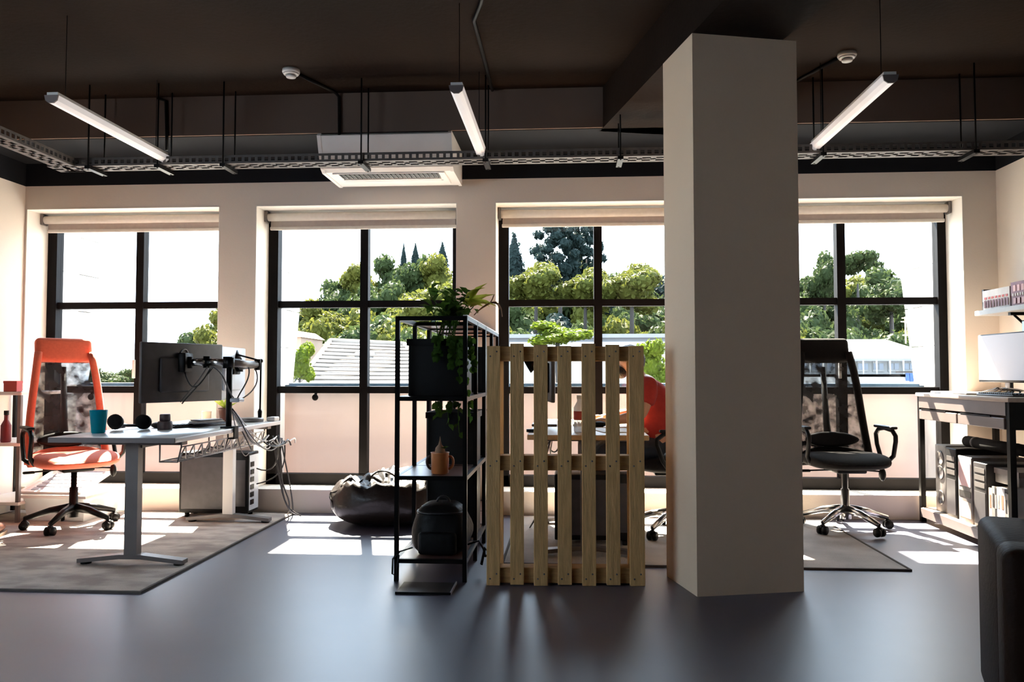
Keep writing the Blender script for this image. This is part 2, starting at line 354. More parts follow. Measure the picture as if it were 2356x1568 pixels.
# outside face of the building: piers that splay outward, parapet with blue coping
def piery(z): return 6.93 + (z - .96) * .25
pier_x = [(-4.56, -4.275), (-2.69, -2.402), (-.83, -.538), (1.034, 1.326), (2.898, 3.19)]
for k, (xa, xb) in enumerate(pier_x):
    p = struct(MB().box(xa + .02, xb - .02, YO, 6.80, -.2, 3.3).build('trim_%d' % (k + 3), 'ext'), '%s white exterior pier between the windows' % ('first', 'second', 'third', 'fourth', 'fifth')[k], 'pier')
    z = .96
    while z < 3.2:
        zt = z + .315
        MB().prism([(YO + .002, z), (piery(z), z), (piery(zt), zt), (YO + .002, zt)], 'x', xa, xb).build('panel', 'ext', p); z = zt + .010
par = struct(MB().box(-6, 5, 6.93, 6.96, -.6, .94).build('parapet', 'parapet'), 'pinkish rendered parapet outside below the panes', 'parapet')
MB().box(-6, 5, 6.84, 7.04, .94, .975).build('coping', 'coping', par)
MB().box(-6, 5, YO, 6.88, -.6, .17).build('ledge', 'ext', par)

# ------------------------------------------------------------------ rugs
def rug(name, label, x0, x1, y0, y1, m, hem):
    o = thing(name, label, 'rug', (x0, y0, 0))
    MB().rbox(0, x1 - x0, 0, y1 - y0, 0.0, .010, .004, 1).build('pile', m, o)
    h = MB(); t = .014; w_, d_ = x1 - x0, y1 - y0
    h.box(-t, w_ + t, -t, 0, 0, .011).box(-t, w_ + t, d_, d_ + t, 0, .011).box(-t, 0, 0, d_, 0, .011).box(w_, w_ + t, 0, d_, 0, .011)
    h.build('hem', hem, o)
rug('area_rug', 'faded beige patterned rug under the desk with the orange chair', -4.2, -2.06, 3.80, 5.98, 'rug', 'rughem')
rug('area_rug', 'pale grey rug reaching from behind the pallet to the black chair', -.35, 1.83, 4.50, 5.98, 'rugpale', 'rughem')

# ------------------------------------------------------------------ ceiling fittings
def led(x, which, lit_y=(4.0, 5.2)):
    o = thing('linear_lamp', which, 'lamp', (x, lit_y[0], 2.5), 0, 'linear lamps hung from the ceiling')
    L = lit_y[1] - lit_y[0]
    prof = [(-.036, .022), (-.030, -.006), (-.012, -.020), (.012, -.020), (.030, -.006), (.036, .022)]
    MB().prism(prof, 'y', .008, L - .008).build('diffuser', 'led', o)
    MB().box(-.030, .030, .01, L - .01, .022, .040).build('housing', 'whitemetal', o)
    for y in (0, L - .008):
        MB().prism([(a * 1.06, b) for a, b in prof], 'y', y, y + .008).build('end_cap', 'mauve', o)
    for y in (.12, L - .12): MB().tube([(0, y, .040), (0, y, .5)], .0022, 5).build('wire', 'blackmetal', o)
led(-2.70, 'long white lamp bar hanging above the desk with the orange chair')
led(-.555, 'long white lamp bar hanging between the air conditioner and the column')
led(1.59, 'long white lamp bar hanging to the right of the column')

def detector(x, y, label):
    o = thing('smoke_detector', label, 'smoke detector', (x, y, ZC), 0, 'smoke detectors on the slab')
    MB().lathe([(.054, 0), (.056, -.018), (.052, -.026)], 20).build('base', 'whitemetal', o)
    MB().lathe([(.050, -.026), (.046, -.034), (.036, -.036)], 20).build('housing', 'white', o)
    MB().lathe([(.024, -.034), (.024, -.044)], 16).build('vent_ring', 'blackplastic', o)
    MB().lathe([(.034, -.042), (.030, -.052), (.012, -.058), (0.0001, -.058)], 20).build('sensor_head', 'white', o)
detector(-1.752, 4.963, 'round white smoke detector on the slab left of the air conditioner')
detector(1.703, 4.93, 'round white smoke detector on the slab right of the column')

def conduit(label, pts, r=.011):
    o = MB().tube(pts, r, 8).build('conduit', 'blackmetal'); tag(o, label, 'conduit', 'dark conduits on the slab')
conduit('dark conduit running from the left smoke detector to the beam', [(-1.72, 5.02, ZC - .012), (-1.58, 5.36, ZC - .012), (-1.565, 5.398, ZC - .03), (-1.56, 5.398, ZB - .02)])
conduit('dark conduit running from the right smoke detector toward the beam', [(1.66, 4.99, ZC - .012), (1.52, 5.36, ZC - .012), (1.51, 5.398, ZC - .03), (1.505, 5.398, ZB - .02)])
conduit('dark conduit crossing the slab above the middle lamp bar', [(-.20, 3.0, ZC - .012), (-.44, 4.1, ZC - .012), (-.50, 4.3, ZC - .012), (-.50, 5.39, ZC - .012)])
conduit('dark bent conduit on the beam above the left desk', [(-2.86, 5.39, ZC - .012), (-2.80, 5.398, ZC - .03), (-2.79, 5.398, ZB + .0), (-2.79, 5.398, ZB - .1)])

# cable tray: perforated sides, base strips and hanger pairs
tr = thing('cable_tray', 'perforated metal cable tray hung in front of the window wall', 'cable tray', (0, 5.16, 2.455))
def traypiece(L, name):
    a = MB()
    for y in (0, .15):
        a.box(0, L, y - .002, y + .002, 0, .014); a.box(0, L, y - .002, y + .002, .040, .055)
        k = int(L / .045)
        for j in range(k): a.box(j * .045, j * .045 + .018, y - .0018, y + .0018, .014, .040)
    k = int(L / .09)
    a.box(0, L, 0, .03, 0, .003).box(0, L, .06, .09, 0, .003).box(0, L, .12, .15, 0, .003)
    for j in range(k): a.box(j * .09, j * .09 + .035, .03, .12, 0, .003)
    return a
traypiece(6.62, 'tray').build('tray_run', 'traymetal', tr, (-3.50, 0, 0))
t2 = traypiece(5.2, 'tray').build('tray_run', 'traymetal', tr, (-3.46, .15, 0)); t2.rotation_euler = (0, 0, R(-90))
for xx in (-3.20, -2.72, -2.27, -1.34, -.52, .35, 1.62, 2.55):
    MB().box(xx - .018, xx + .018, -.03, .18, -.026, -.004).build('hanger_bar', 'blackmetal', tr)
    for y in (-.018, .168): MB().tube([(xx, y, -.03), (xx, y, ZC - 2.455)], .0055, 6).build('hanger_rod', 'blackmetal', tr)
MB().tube([(-3.4, .05, .012), (-1, .06, .013), (1, .045, .012), (3.0, .06, .012)], .009, 6).build('cable', 'cableb', tr)
MB().tube([(-3.4, .09, .012), (-.6, .10, .013), (1.4, .085, .012), (3.0, .10, .012)], .007, 6).build('cable', 'cable', tr)

# air conditioner under the beam
ac = thing('air_conditioner', 'white ceiling hung air conditioner behind the cable tray', 'air conditioner', (-1.245, 5.38, 2.47))
W_ = .455
MB().prism([(.07, .055), (.0, .225), (.02, .24), (.56, .245), (.56, .0), (.13, .0), (.09, .02)], 'x', -W_ + .012, W_ - .012).build('body', 'white', ac)
for s in (-1, 1):
    MB().prism([(.064, .05), (-.006, .226), (.016, .246), (.566, .249), (.566, -.006), (.13, -.006), (.085, .016)], 'x', s * W_ - .012, s * W_ + .012).build('side_cover', 'white', ac)
MB().rbox(-.40, .40, .14, .47, -.010, .001, .004, 1).build('outlet_frame', 'white', ac)
MB().box(-.355, .355, .15, .26, -.012, -.009).build('outlet_slot', 'blackplastic', ac)
for k in range(22):
    x = -.345 + k * .0325; MB().box(x, x + .005, .152, .258, -.018, -.012).build('vane', 'greyplastic', ac)
MB().rbox(-.355, .355, .275, .315, -.020, -.010, .004, 1).build('louver', 'whitemetal', ac)
MB().box(-.36, .36, .345, .352, -.0115, -.0095).build('panel_gap', 'greyplastic', ac)
for s in (-.3, .3): MB().tube([(s, .3, .245), (s, .3, .25)], .008, 6).build('hanger_rod', 'blackmetal', ac)

# ------------------------------------------------------------------ office chair with high net back
def office_chair(label, loc, rz, fab, frame_m, mech_m, base_m, arms_m='blackplastic', spin=0.0):
    o = thing('office_chair', label, 'chair', loc, rz, 'high back swivel chairs')
    c0 = (0, 0, 0)
    for k in range(5):
        a = spin + k * 2 * PI / 5; d = V((math.cos(a), math.sin(a), 0))
        lg = MB().tube([d * .03 + V((0, 0, .135)), d * .14 + V((0, 0, .120)), d * .29 + V((0, 0, .075))], [.030, .024, .016], 8).build('leg', base_m, o)
        e = d * .292; n = V((-d.y, d.x, 0))
        q = MB(); q.tube([e + V((0, 0, .085)), e + V((0, 0, .045))], .007, 6)
        for s in (-1, 1): q.tube([e + n * s * .008 + V((0, 0, .0285)), e + n * s * .028 + V((0, 0, .0285))], .0285, 14)
        q.tube([e + V((-.0, 0, .045)) - n * .012, e + V((0, 0, .045)) + n * .012], .020, 10)
        q.build('castor', 'blackplastic', lg)
    MB().lathe([(.036, .07), (.036, .16), (.028, .165), (.028, .27), (.019, .272), (.019, .39)], 14).build('gas_lift', base_m, o)
    m = MB(); m.rbox(-.10, .10, -.13, .13, .385, .425, .012); m.rbox(-.03, .03, .10, .235, .395, .425, .008); m.build('mechanism', mech_m, o)
    lv = MB(); lv.tube([(-.09, -.02, .40), (-.25, -.02, .395)], .006, 6); lv.rbox(-.31, -.24, -.035, -.005, .385, .402, .006); lv.build('lever', 'blackplastic', o)
    kb = MB(); kb.tube([(.10, -.03, .40), (.22, -.03, .39)], .006, 6); kb.ball((.24, -.03, .37), (.022, .030, .045)); kb.build('lever', 'blackplastic', o)
    # seat: cushion with rolled front edge
    def seat(u, v):
        a = 2 * PI * u; r = 1.0
        ex = 3.2; ca, sa = math.cos(a), math.sin(a)
        k = (abs(ca) ** ex + abs(sa) ** ex) ** (-1 / ex)
        t = v * PI; pr = math.sin(t) ** .45 if 0 < v < 1 else 0.0
        x = .265 * k * ca * pr; y = .250 * k * sa * pr
        z = .458 - .050 * math.cos(t)
        if z > .462: z -= .02 * max(0, -y / .25) ** 2; z += .018 * (abs(x) / .26) ** 2
        return (x, y - .01, z)
    MB().grid(seat, 36, 14).build('seat', fab, o)
    # back: side frame, net, lumbar pad, headrest.  s runs up the back
    def bp(u, s):
        w_ = .245 - .01 * s - .055 * s ** 1.6
        y = .215 + .02 * math.sin(s * 5) + .155 * s ** 1.1
        y += -.045 * (u * u)
        return V((u * w_, y, .43 + .70 * s))
    for sd in (-1, 1):
        fr = MB(); pts = [bp(sd, k / 10) for k in range(12)]
        fr.tube(pts, [.026] * 12, 8, flat=1.0); fr.build('back_frame', fab, o)
    net = MB(); net.grid(lambda u, v: bp(-1 + 2 * u, .02 + v * .98), 10, 16); net.build('net', 'net', o)
    MB().tube([bp(-1 + 2 * k / 8, .0) for k in range(9)], .024, 8).build('bottom_rail', fab, o)
    lp_ = MB()
    def lowpad(u, v):
        a = 2 * PI * u; t = PI * v; q = math.sin(t) ** .35 if 0 < v < 1 else 0
        p = bp(.97 * math.cos(a) * q, .075 + .075 * math.sin(a) * q)
        return p + V((0, -.012 + .016 * math.cos(t), 0))
    lp_.grid(lowpad, 24, 8); lp_.build('lower_pad', fab, o)
    sp = MB(); sp.tube([(0, .20, .41), (0, .268, .43), bp(0, .10) + V((0, .03, 0)), bp(0, .35) + V((0, .03, 0)), bp(0, .95) + V((0, .03, 0))], [.03, .035, .030, .024, .018], 8); sp.build('spine', mech_m, o)
    lum = MB()
    def lf(u, v):
        a = 2 * PI * u; t = PI * v; p = bp(.80 * math.cos(a) * math.sin(t) ** .6 if 0 < v < 1 else 0, .22 + .075 * math.sin(a) * (math.sin(t) ** .6 if 0 < v < 1 else 0))
        return p + V((0, -.02 + .018 * math.cos(t), 0))
    lum.grid(lf, 24, 8); lum.build('lumbar_pad', mech_m, o)
    hc = bp(0, 1.10)
    MB().rbox(-.185, .185, -.035, .045, -.090, .090, .034, 4, RT((0, hc.y - .005, hc.z + .015), -12, 0, 0)).build('headrest', fab, o)
    for sd in (-1, 1):
        x = sd * .285
        a = MB(); pts = [(sd * .25, -.06, .445), (x, -.10, .50), (x, -.135, .60), (x, -.135, .635), (x, -.09, .668), (x, .03, .678), (x, .12, .665), (x, .165, .63), (x, .15, .56), (x, .09, .47), (sd * .25, .07, .445)]
        sm = []
        for q in range(len(pts) - 1):
            for t in range(3): sm.append(V(pts[q]).lerp(V(pts[q + 1]), t / 3))
        sm.append(V(pts[-1])); a.tube(sm, .0145, 8); a.build('armrest', arms_m, o)
        MB().rbox(x - .025, x + .025, -.12, .15, .676, .696, .009, 3).build('arm_pad', arms_m, o)
    return o
office_chair('orange fabric swivel chair with dark net back at the left desk', (-3.37, 5.33, .010), R(45), 'orange', 'orange', 'blackplastic', 'blackmetal', spin=R(15))
office_chair('black swivel chair with chrome star base facing the workbench', (1.88, 5.62, 0.010), R(3), 'blackfab', 'blackfab', 'blackplastic', 'chrome', spin=R(-72 + 4))
office_chair('black swivel chair under the person in red behind the pallet', (.70, 5.40, .010), R(-90), 'blackfab', 'blackfab', 'blackplastic', 'chrome', spin=R(38))

# ------------------------------------------------------------------ sit-stand desk and everything on it
def t_desk(label, x0, x1, y0, y1, zt, top_m, leg_m, foot_y, edge_m, foot_x=None):
    o = thing('desk', label, 'desk', ((x0 + x1) / 2, (y0 + y1) / 2, 0), 0)
    hx, hy = (x1 - x0) / 2, (y1 - y0) / 2
    MB().rbox(-hx, hx, -hy, hy, zt - .028, zt, .004, 2).build('desktop', top_m, o)
    for fy in foot_y:
        y = fy - (y0 + y1) / 2
        leg = MB(); leg.box(-.036, .036, y - .026, y + .026, .05, zt - .055); l = leg.build('leg', leg_m, o)
        MB().box(-.030, .030, y - .020, y + .020, .045, zt - .05).build('inner_column', leg_m, l)
        ft = MB(); ft.prism([(-.30, .018), (-.30, .040), (-.06, .066), (.06, .066), (.30, .040), (.30, .018), (.06, .042), (-.06, .042)], 'y', y - .032, y + .032); f = ft.build('foot', leg_m, o)
        for s in (-.265, .265): MB().lathe([(.028, .010), (.028, .022)], 12, (s, y, 0)).build('glide', 'blackplastic', f)
        MB().box(-hx + .06, hx - .06, y - .03, y + .03, zt - .056, zt - .028).build('bracket', leg_m, o)
    MB().box(-.045, .045, foot_y[0] - (y0 + y1) / 2, foot_y[1] - (y0 + y1) / 2, zt - .075, zt - .045).build('beam', leg_m, o)
    return o
DZ = .722
d1 = t_desk('white topped sit-stand desk with T shaped legs beside the orange chair', -2.74, -2.045, 4.10, 5.66, DZ, 'deskwhite', 'greymetal', (4.33, 5.60), 'greymetal')
for ch in d1.children:
    if ch.name.startswith('leg') and ch.data.vertices[0].co.y > 0:
        ch.data.materials[0] = M['whitemetal']
MB().box(-.345, .345, -.785, -.78, DZ - .0275, DZ - .001).build('edge_band', 'mauve', d1)

tb = MB(); tb.lathe([(.032, 0), (.036, .005), (.047, .130), (.044, .130), (.033, .012), (.0001, .010)], 12)
o = tb.build('drinking_glass', 'teal', None, (-2.645, 4.40, DZ)); tag(o, 'teal faceted drinking glass on the left desk', 'glass')
hp = thing('headphones', 'black over-ear headphones lying on the desk beside the teal glass', 'headphones', (-2.60, 4.66, DZ), R(10))
for sx, rx in ((-.085, 70), (.075, 80)):
    c = MB(); c.lathe([(.0001, -.018), (.038, -.018), (.044, -.006), (.044, .012), (.036, .020), (.0001, .020)], 18, mx=RT((sx, 0, .046), rx, 12, 0)); e = c.build('ear_cup', 'blackplastic', hp)
    MB().lathe([(.026, .018), (.040, .020), (.042, .032), (.030, .034)], 18, mx=RT((sx, 0, .046), rx, 12, 0)).build('ear_pad', 'blackfab', e)
MB().tube(bez((-.085, .01, .03), (-.10, .20, .012), (.10, .20, .012), (.075, .01, .03), 14), .013, 8, flat=.7).build('headband', 'blackplastic', hp)
jr = thing('jar', 'small dark brown two tier jar near the front of the left desk', 'jar', (-2.415, 4.71, DZ))
MB().lathe([(.040, 0), (.044, .006), (.044, .042), (.038, .050), (.030, .052)], 20).build('body', 'brownjar', jr)
MB().lathe([(.031, .050), (.031, .088), (.028, .093), (.0001, .093)], 20).build('lid', 'brownjar', jr)
ms = MB(); ms.ball((0, 0, .016), (.036, .06, .020), 16, 8); o = ms.build('computer_mouse', 'blackplastic', None, (-2.53, 4.86, DZ)); o.rotation_euler = (0, 0, R(70)); tag(o, 'black computer mouse on the desk between headphones and brown jar', 'mouse')
kbd = thing('keyboard', 'dark slim keyboard lying on the left desk below the monitor', 'keyboard', (-2.36, 5.02, DZ), R(62))
MB().rbox(-.21, .21, -.06, .06, 0, .012, .004).build('case', 'greyplastic', kbd)
keyme = MB().rbox(-.0085, .0085, -.0085, .0085, .012, .020, .002, 1).mesh('key'); keyme.materials.append(M['blackplastic'])
for r_ in range(5):
    for c_ in range(18): link('key', keyme, None, kbd, (-.187 + c_ * .022, -.044 + r_ * .022, 0))
st = thing('notebook_stack', 'small grey notebook pile on the desk right of the jar', 'notebooks', (-2.28, 4.98, DZ + .021), R(48))
for k, (mm, w_) in enumerate((('papergrey', .10), ('paper', .095), ('bookgrey', .085))): MB().rbox(-w_, w_, -.05, .05, k * .009, k * .009 + .008, .002, 1, RT(rz=k * 7)).build('notebook', mm, st)
cb = thing('sticky_note_block', 'small tan cardboard cube at the back of the left desk', 'box', (-2.52, 5.50, DZ), R(20))
MB().rbox(-.03, .03, -.03, .03, 0, .07, .003, 1).build('body', 'tan', cb); MB().box(-.031, .031, -.031, .031, .058, .0715).build('lid', 'tan', cb)
pp = thing('potted_plant', 'small potted plant in a brown pot behind the monitor pole', 'plant', (-2.35, 5.42, DZ))
MB().lathe([(.034, 0), (.046, .085), (.049, .085), (.049, .10), (.043, .10), (.040, .086), (.0001, .086)], 18).build('pot', 'shoe', pp)
lfm = MB(); lfm.add([(0, 0, 0), (.014, .03, .006), (.012, .07, .010), (0, .11, .004), (-.012, .07, .010), (-.014, .03, .006), (0, .05, .0)], [(0, 1, 6), (1, 2, 6), (2, 3, 6), (3, 4, 6), (4, 5, 6), (5, 0, 6)], True)
leaf_small = lfm.mesh('leaf'); leaf_small.materials.append(M['leafy'])
for k in range(14):
    l = link('leaf', leaf_small, None, pp, (0, 0, .09)); l.rotation_euler = (R(random.uniform(25, 75)), 0, R(k * 26 + random.uniform(-8, 8))); l.scale = (1, random.uniform(.8, 1.2), 1)

# two monitors on one pole
def monitor_panel(parent, w_, h_, mx, front, back, logo=False, nm='screen'):
    b = MB().rbox(-w_ / 2, w_ / 2, -.012, .012, -h_ / 2, h_ / 2, .006, 2, mx).build('housing', back, parent)
    MB().rbox(-w_ * .30, w_ * .30, .010, .034, -h_ * .33, h_ * .25, .012, 2, mx).build('back_bulge', back, b)
    MB().box(-w_ / 2 + .008, w_ / 2 - .008, -.0135, -.0115, -h_ / 2 + .016, h_ / 2 - .008, mx).build(nm, front, b)
    if logo:
        r_ = MB(); pts = [mx @ V((.026 * math.cos(a), .0135, h_ * .5 - .065 + .026 * math.sin(a))) for a in [2 * PI * k / 24 for k in range(24)]]
        r_.tube(pts, .005, 6, closed=True); r_.build('logo_ring', 'silver', b)
        MB().box(-.016, .016, .012, .0142, h_ * .5 - .069, h_ * .5 - .061, mx).build('logo_bar', 'silver', b)
    return b
ma = thing('monitor', 'black monitor turned with its back to the viewer on the left desk', 'monitor', (0, 0, 0), 0, 'monitors on the twin arm')
def panel_mx(a, b, z):
    """matrix whose local x runs a->b and whose local +y is the back side"""
    a, b = V((*a, z)), V((*b, z)); c = (a + b) / 2; d = (b - a).normalized()
    return Matrix.Translation(c) @ Matrix(((d.x, -d.y, 0, 0), (d.y, d.x, 0, 0), (0, 0, 1, 0), (0, 0, 0, 1)))
def flip(mx): return mx @ Matrix.Rotation(PI, 4, 'Z')
monitor_panel(ma, .60, .365, flip(panel_mx((-2.515, 4.60), (-2.262, 5.14), 1.065)), 'screen', 'greyplastic', True)
mb2 = thing('monitor', 'silver backed monitor standing edge on to the window on the left desk', 'monitor', (0, 0, 0), 0, 'monitors on the twin arm')
monitor_panel(mb2, .60, .365, flip(panel_mx((-2.335, 5.19), (-2.375, 5.79), 1.060)), 'screen', 'silver')
arm = thing('monitor_stand', 'black pole with twin chrome arms clamped to the left desk edge', 'monitor arm', (-2.085, 4.86, DZ))
MB().tube([(0, 0, 0), (0, 0, .44)], .018, 12).build('pole', 'blackmetal', arm)
cl = MB(); cl.rbox(-.04, .035, -.035, .035, 0, .012, .003); cl.box(.042, .05, -.03, .03, -.06, .012); cl.box(0, .05, -.03, .03, -.066, -.058); cl.build('clamp', 'blackmetal', arm)
MB().lathe([(.030, .375), (.030, .435)], 14).build('collar', 'blackmetal', arm)
def link_arm(p, q, m='chrome'):
    p, q = V(p), V(q); b = MB().tube([p, q], .019, 8, flat=1.25).build('arm_link', m, arm)
    j = MB()
    for c in (p, q): j.lathe([(.021, -.036), (.021, .036)], 12, c)
    j.build('joint', 'blackmetal', b)
link_arm((-.02, 0, .405), (-.155, .02, .408)); link_arm((-.155, .02, .408), (-.255, -.005, .405))
MB().rbox(-.305, -.255, -.06, .05, .345, .465, .008, 2, RT(rz=0)).build('mount_plate', 'blackmetal', arm)
link_arm((.0, .02, .400), (.06, .30, .395), 'greymetal'); link_arm((.06, .30, .395), (-.19, .62, .385), 'greymetal')
MB().rbox(-.262, -.205, .56, .67, .33, .44, .008, 2).build('mount_plate', 'blackmetal', arm)
MB().rbox(.015, .075, -.03, .06, .16, .185, .008).build('cable_clip', 'silver', arm)
for k, p in enumerate([((-.28, -.02, .36), (-.22, -.04, .18), (-.16, -.05, .26), (-.12, 0, .37)), ((-.14, 0, .38), (-.20, -.03, .26), (-.27, -.02, .20), (-.30, -.02, .16)),
                       ((-.10, 0, .38), (-.18, -.03, .26), (-.25, -.02, .20), (-.29, -.02, .15)), ((-.12, .0, .38), (.0, -.05, .36), (.0, -.05, .22), (.045, 0, .17)),
                       ((.04, .20, .38), (.10, .12, .30), (.05, .02, .22), (.05, 0, .17)), ((.05, .28, .37), (.12, .24, .28), (.10, .1, .20), (.05, .02, .17))]):
    MB().tube(bez(*p), .0045, 6).build('cable', 'cable' if k % 2 else 'cableb', arm)
# loom of cables from the pole to the basket below
cabs = thing('cable_loom', 'tangle of grey cables hanging at the rear edge of the left desk', 'cables', (-2.03, 4.95, .60), 0)
for k in range(9):
    y0 = random.uniform(0, .12); y1 = random.uniform(.25, .85)
    MB().tube(bez((-.05 + random.uniform(-.012, .012), -.07, .24), (-.03 + random.uniform(-.03, .05), y0, .10 + random.uniform(-.05, .08)), (.02 + random.uniform(-.04, .04), y0 + random.uniform(-.1, .2), -.10 + random.uniform(-.06, .06)), (random.uniform(-.09, -.02), y1, -.02 + random.uniform(-.05, .05)), 14), random.choice([.003, .004, .005]), 6).build('cable', random.choice(['cable', 'cable', 'cableb', 'cablew']), cabs)
for k in range(5):
    y1 = random.uniform(.6, .95)
    MB().tube(bez((0, .35 + .08 * k, 0), (.08, .5, -.12), (.05, y1, .06), (.0 + .02 * k, y1, -.05), 12), .005, 6).build('cable', random.choice(['cable', 'cableb', 'cablew']), cabs)
# wire basket under the desk
bk = thing('wire_basket', 'wire cable basket with zigzag front hung under the left desk', 'cable basket', (-2.10, 4.22, DZ - .03))
for zz, xx in ((-.11, 0), (-.11, -.10), (-.03, .02)):
    MB().tube([(xx, .02, zz), (xx, 1.22, zz)], .004, 6).build('rail', 'whitemetal', bk)
zz_ = []
for k in range(25): zz_.append((.0 + .02 * (k % 2), .02 + k * .05, -.11 + .08 * (k % 2)))
MB().tube(zz_, .0045, 6).build('zigzag_wire', 'whitemetal', bk)
zz_ = []
for k in range(25): zz_.append((-.10 * (k % 2), .02 + k * .05, -.112))
MB().tube(zz_, .0035, 6).build('floor_wire', 'whitemetal', bk)
for y in (.02, .62, 1.22): MB().tube([(-.10, y, .0), (-.10, y, -.112), (.0, y, -.112), (.02, y, -.03), (.02, y, .0)], .0045, 6).build('bracket', 'greymetal', bk)
for k in range(3): MB().tube([(-.05 + .03 * math.sin(j * 1.3 + k), .3 + j * .1, -.095 + .012 * math.sin(j * 2.1 + k * 2)) for j in range(9)], .006, 6).build('cable', ('cable', 'cableb', 'cablew')[k], bk)
# desk lamp at the far end
lp = thing('desk_lamp', 'thin black arm desk lamp with a flat base on the left desk', 'lamp', (-2.20, 5.50, DZ))
MB().lathe([(.085, 0), (.085, .022), (.078, .028), (.0001, .028)], 28).build('base', 'greymetal', lp)
MB().tube([(.05, .03, .028), (.052, .03, .06), (.055, .03, .42)], .0065, 8).build('post', 'blackmetal', lp)
MB().lathe([(.013, .028), (.016, .07), (.007, .09)], 10, (.051, .03, 0)).build('socket', 'blackmetal', lp)
MB().ball((.055, .03, .425), .015).build('joint', 'blackmetal', lp)
MB().tube([(.055, .03, .425), (-.16, .10, .475)], .0065, 8).build('arm', 'blackmetal', lp)
MB().lathe([(.022, .05), (.030, .03), (.055, -.02), (.052, -.02), (.02, .03)], 18, (-.17, .105, .455)).build('shade', 'blackmetal', lp)
pb = MB().rbox(-.03, .03, -.05, .05, 0, .03, .008); o = pb.build('power_adapter', 'cablew', None, (-2.08, 5.60, DZ)); tag(o, 'white power adapter on the far corner of the left desk', 'adapter')

# computer tower under that desk, loose cables to the floor
def tower(label, loc, rz, w_, d_, h_, castor=False):
    o = thing('computer_tower', label, 'computer', loc, rz, 'black computer towers')
    z = .03
    MB().rbox(-w_ / 2, w_ / 2, -d_ / 2, d_ / 2, z, z + h_, .008, 2).build('case', 'blackplastic', o)
    MB().rbox(-w_ / 2 + .02, w_ / 2 - .13, -d_ / 2 - .006, -d_ / 2, z + .03, z + h_ - .03, .004, 1).build('side_panel', 'greyplastic', o)
    MB().rbox(w_ / 2 - .115, w_ / 2 - .02, -d_ / 2 - .006, -d_ / 2, z + .05, z + h_ - .05, .004, 1).build('side_panel', 'greyplastic', o)
    b = MB().box(w_ / 2, w_ / 2 + .004, -d_ / 2 + .015, d_ / 2 - .015, z + .02, z + h_ - .02).build('back_plate', 'silver', o)
    for k in range(6): MB().box(w_ / 2 + .004, w_ / 2 + .009, -d_ / 2 + .03, -.01, z + .06 + k * .055, z + .095 + k * .055).build('port', 'blackplastic', b)
    for sx in (-1, 1):
        for sy in (-1, 1): MB().lathe([(.018, 0), (.018, .03)], 10, (sx * (w_ / 2 - .05), sy * (d_ / 2 - .03), 0)).build('foot', 'blackplastic', o)
    return o
tower('black computer tower standing under the left desk', (-2.575, 5.85, .010), 0, .52, .20, .44)
fc = thing('floor_cables', 'loose black cables trailing from the left desk to the floor', 'cables', (-2.05, 5.62, .0))
for k, p in enumerate([((-.02, -.05, .62), (.02, 0, .3), (.0, .1, .05), (.05, .30, .012)), ((.0, .0, .62), (.05, .05, .3), (-.1, .2, .1), (.10, .22, .012)), ((.03, .0, .6), (-.05, .05, .2), (.1, .1, .2), (-.02, .28, .012)),
                       ((.04, .02, .58), (.06, .02, .4), (.0, .1, .3), (-.22, .18, .25)), ((.02, .0, .6), (.04, .08, .35), (.05, .2, .15), (.0, .33, .016)), ((-.01, .0, .6), (.0, .05, .5), (-.05, .15, .3), (-.23, .2, .36))]):
    MB().tube(bez(*p), .005, 6).build('cable', 'cableb', fc)

# ------------------------------------------------------------------ far left: shelving, crate, shoe
ls = thing('shelf_unit', 'white and black metal shelf unit in the left corner', 'shelf unit', (-4.05, 5.70, 0))
for sx in (-.19, .19):
    for sy in (-.24, .24):
        MB().box(sx - .012, sx + .012, sy - .012, sy + .012, .012, .93).build('post', 'blackmetal' if sy > 0 else 'greymetal', ls)
for z in (.13, .545, .905):
    MB().rbox(-.205, .205, -.255, .255, z, z + .024, .004, 1).build('shelf', 'whitemetal', ls)
MB().box(-.19, -.185, -.24, .24, .15, .55).build('side_panel', 'whitemetal', ls)
rb = thing('box', 'small red cardboard box on top of the corner shelf', 'box', (-3.96, 5.52, .929), R(8))
MB().rbox(-.045, .045, -.04, .04, 0, .075, .003, 1).build('body', 'redbox', rb); MB().box(-.0462, .0462, -.0412, .0412, .06, .0765).build('lid', 'redbox', rb)
bt = thing('bottle', 'dark red bottle on the middle tier of the corner shelf', 'bottle', (-3.99, 5.50, .569))
MB().lathe([(.030, 0), (.034, .01), (.034, .12), (.014, .16), (.014, .20)], 16).build('body', 'bookred', bt); MB().lathe([(.016, .195), (.016, .225), (.0001, .225)], 12).build('cap', 'blackplastic', bt)
sb = thing('storage_box', 'translucent white plastic storage box behind the orange chair', 'storage box', (-3.62, 5.73, .010), R(-2))
def tub(mb, w0, d0, w1, d1, z0, z1, t):
    a = [(-w0, -d0, z0), (w0, -d0, z0), (w0, d0, z0), (-w0, d0, z0)]; b = [(-w1, -d1, z1), (w1, -d1, z1), (w1, d1, z1), (-w1, d1, z1)]
    ai = [(x - math.copysign(t, x), y - math.copysign(t, y), z0 + t) for x, y, z in a]; bi = [(x - math.copysign(t, x), y - math.copysign(t, y), z1) for x, y, z in b]
    fs = [(3, 2, 1, 0), (8, 9, 10, 11)]
    for k in range(4):
        n = (k + 1) % 4; fs += [(k, n, 4 + n, 4 + k), (4 + k, 4 + n, 12 + n, 12 + k), (8 + n, 8 + k, 12 + k, 12 + n)]
    return mb.add(a + b + ai + bi, fs)
tub(MB(), .21, .20, .235, .225, 0, .175, .004).build('tub', 'clearplastic', sb)
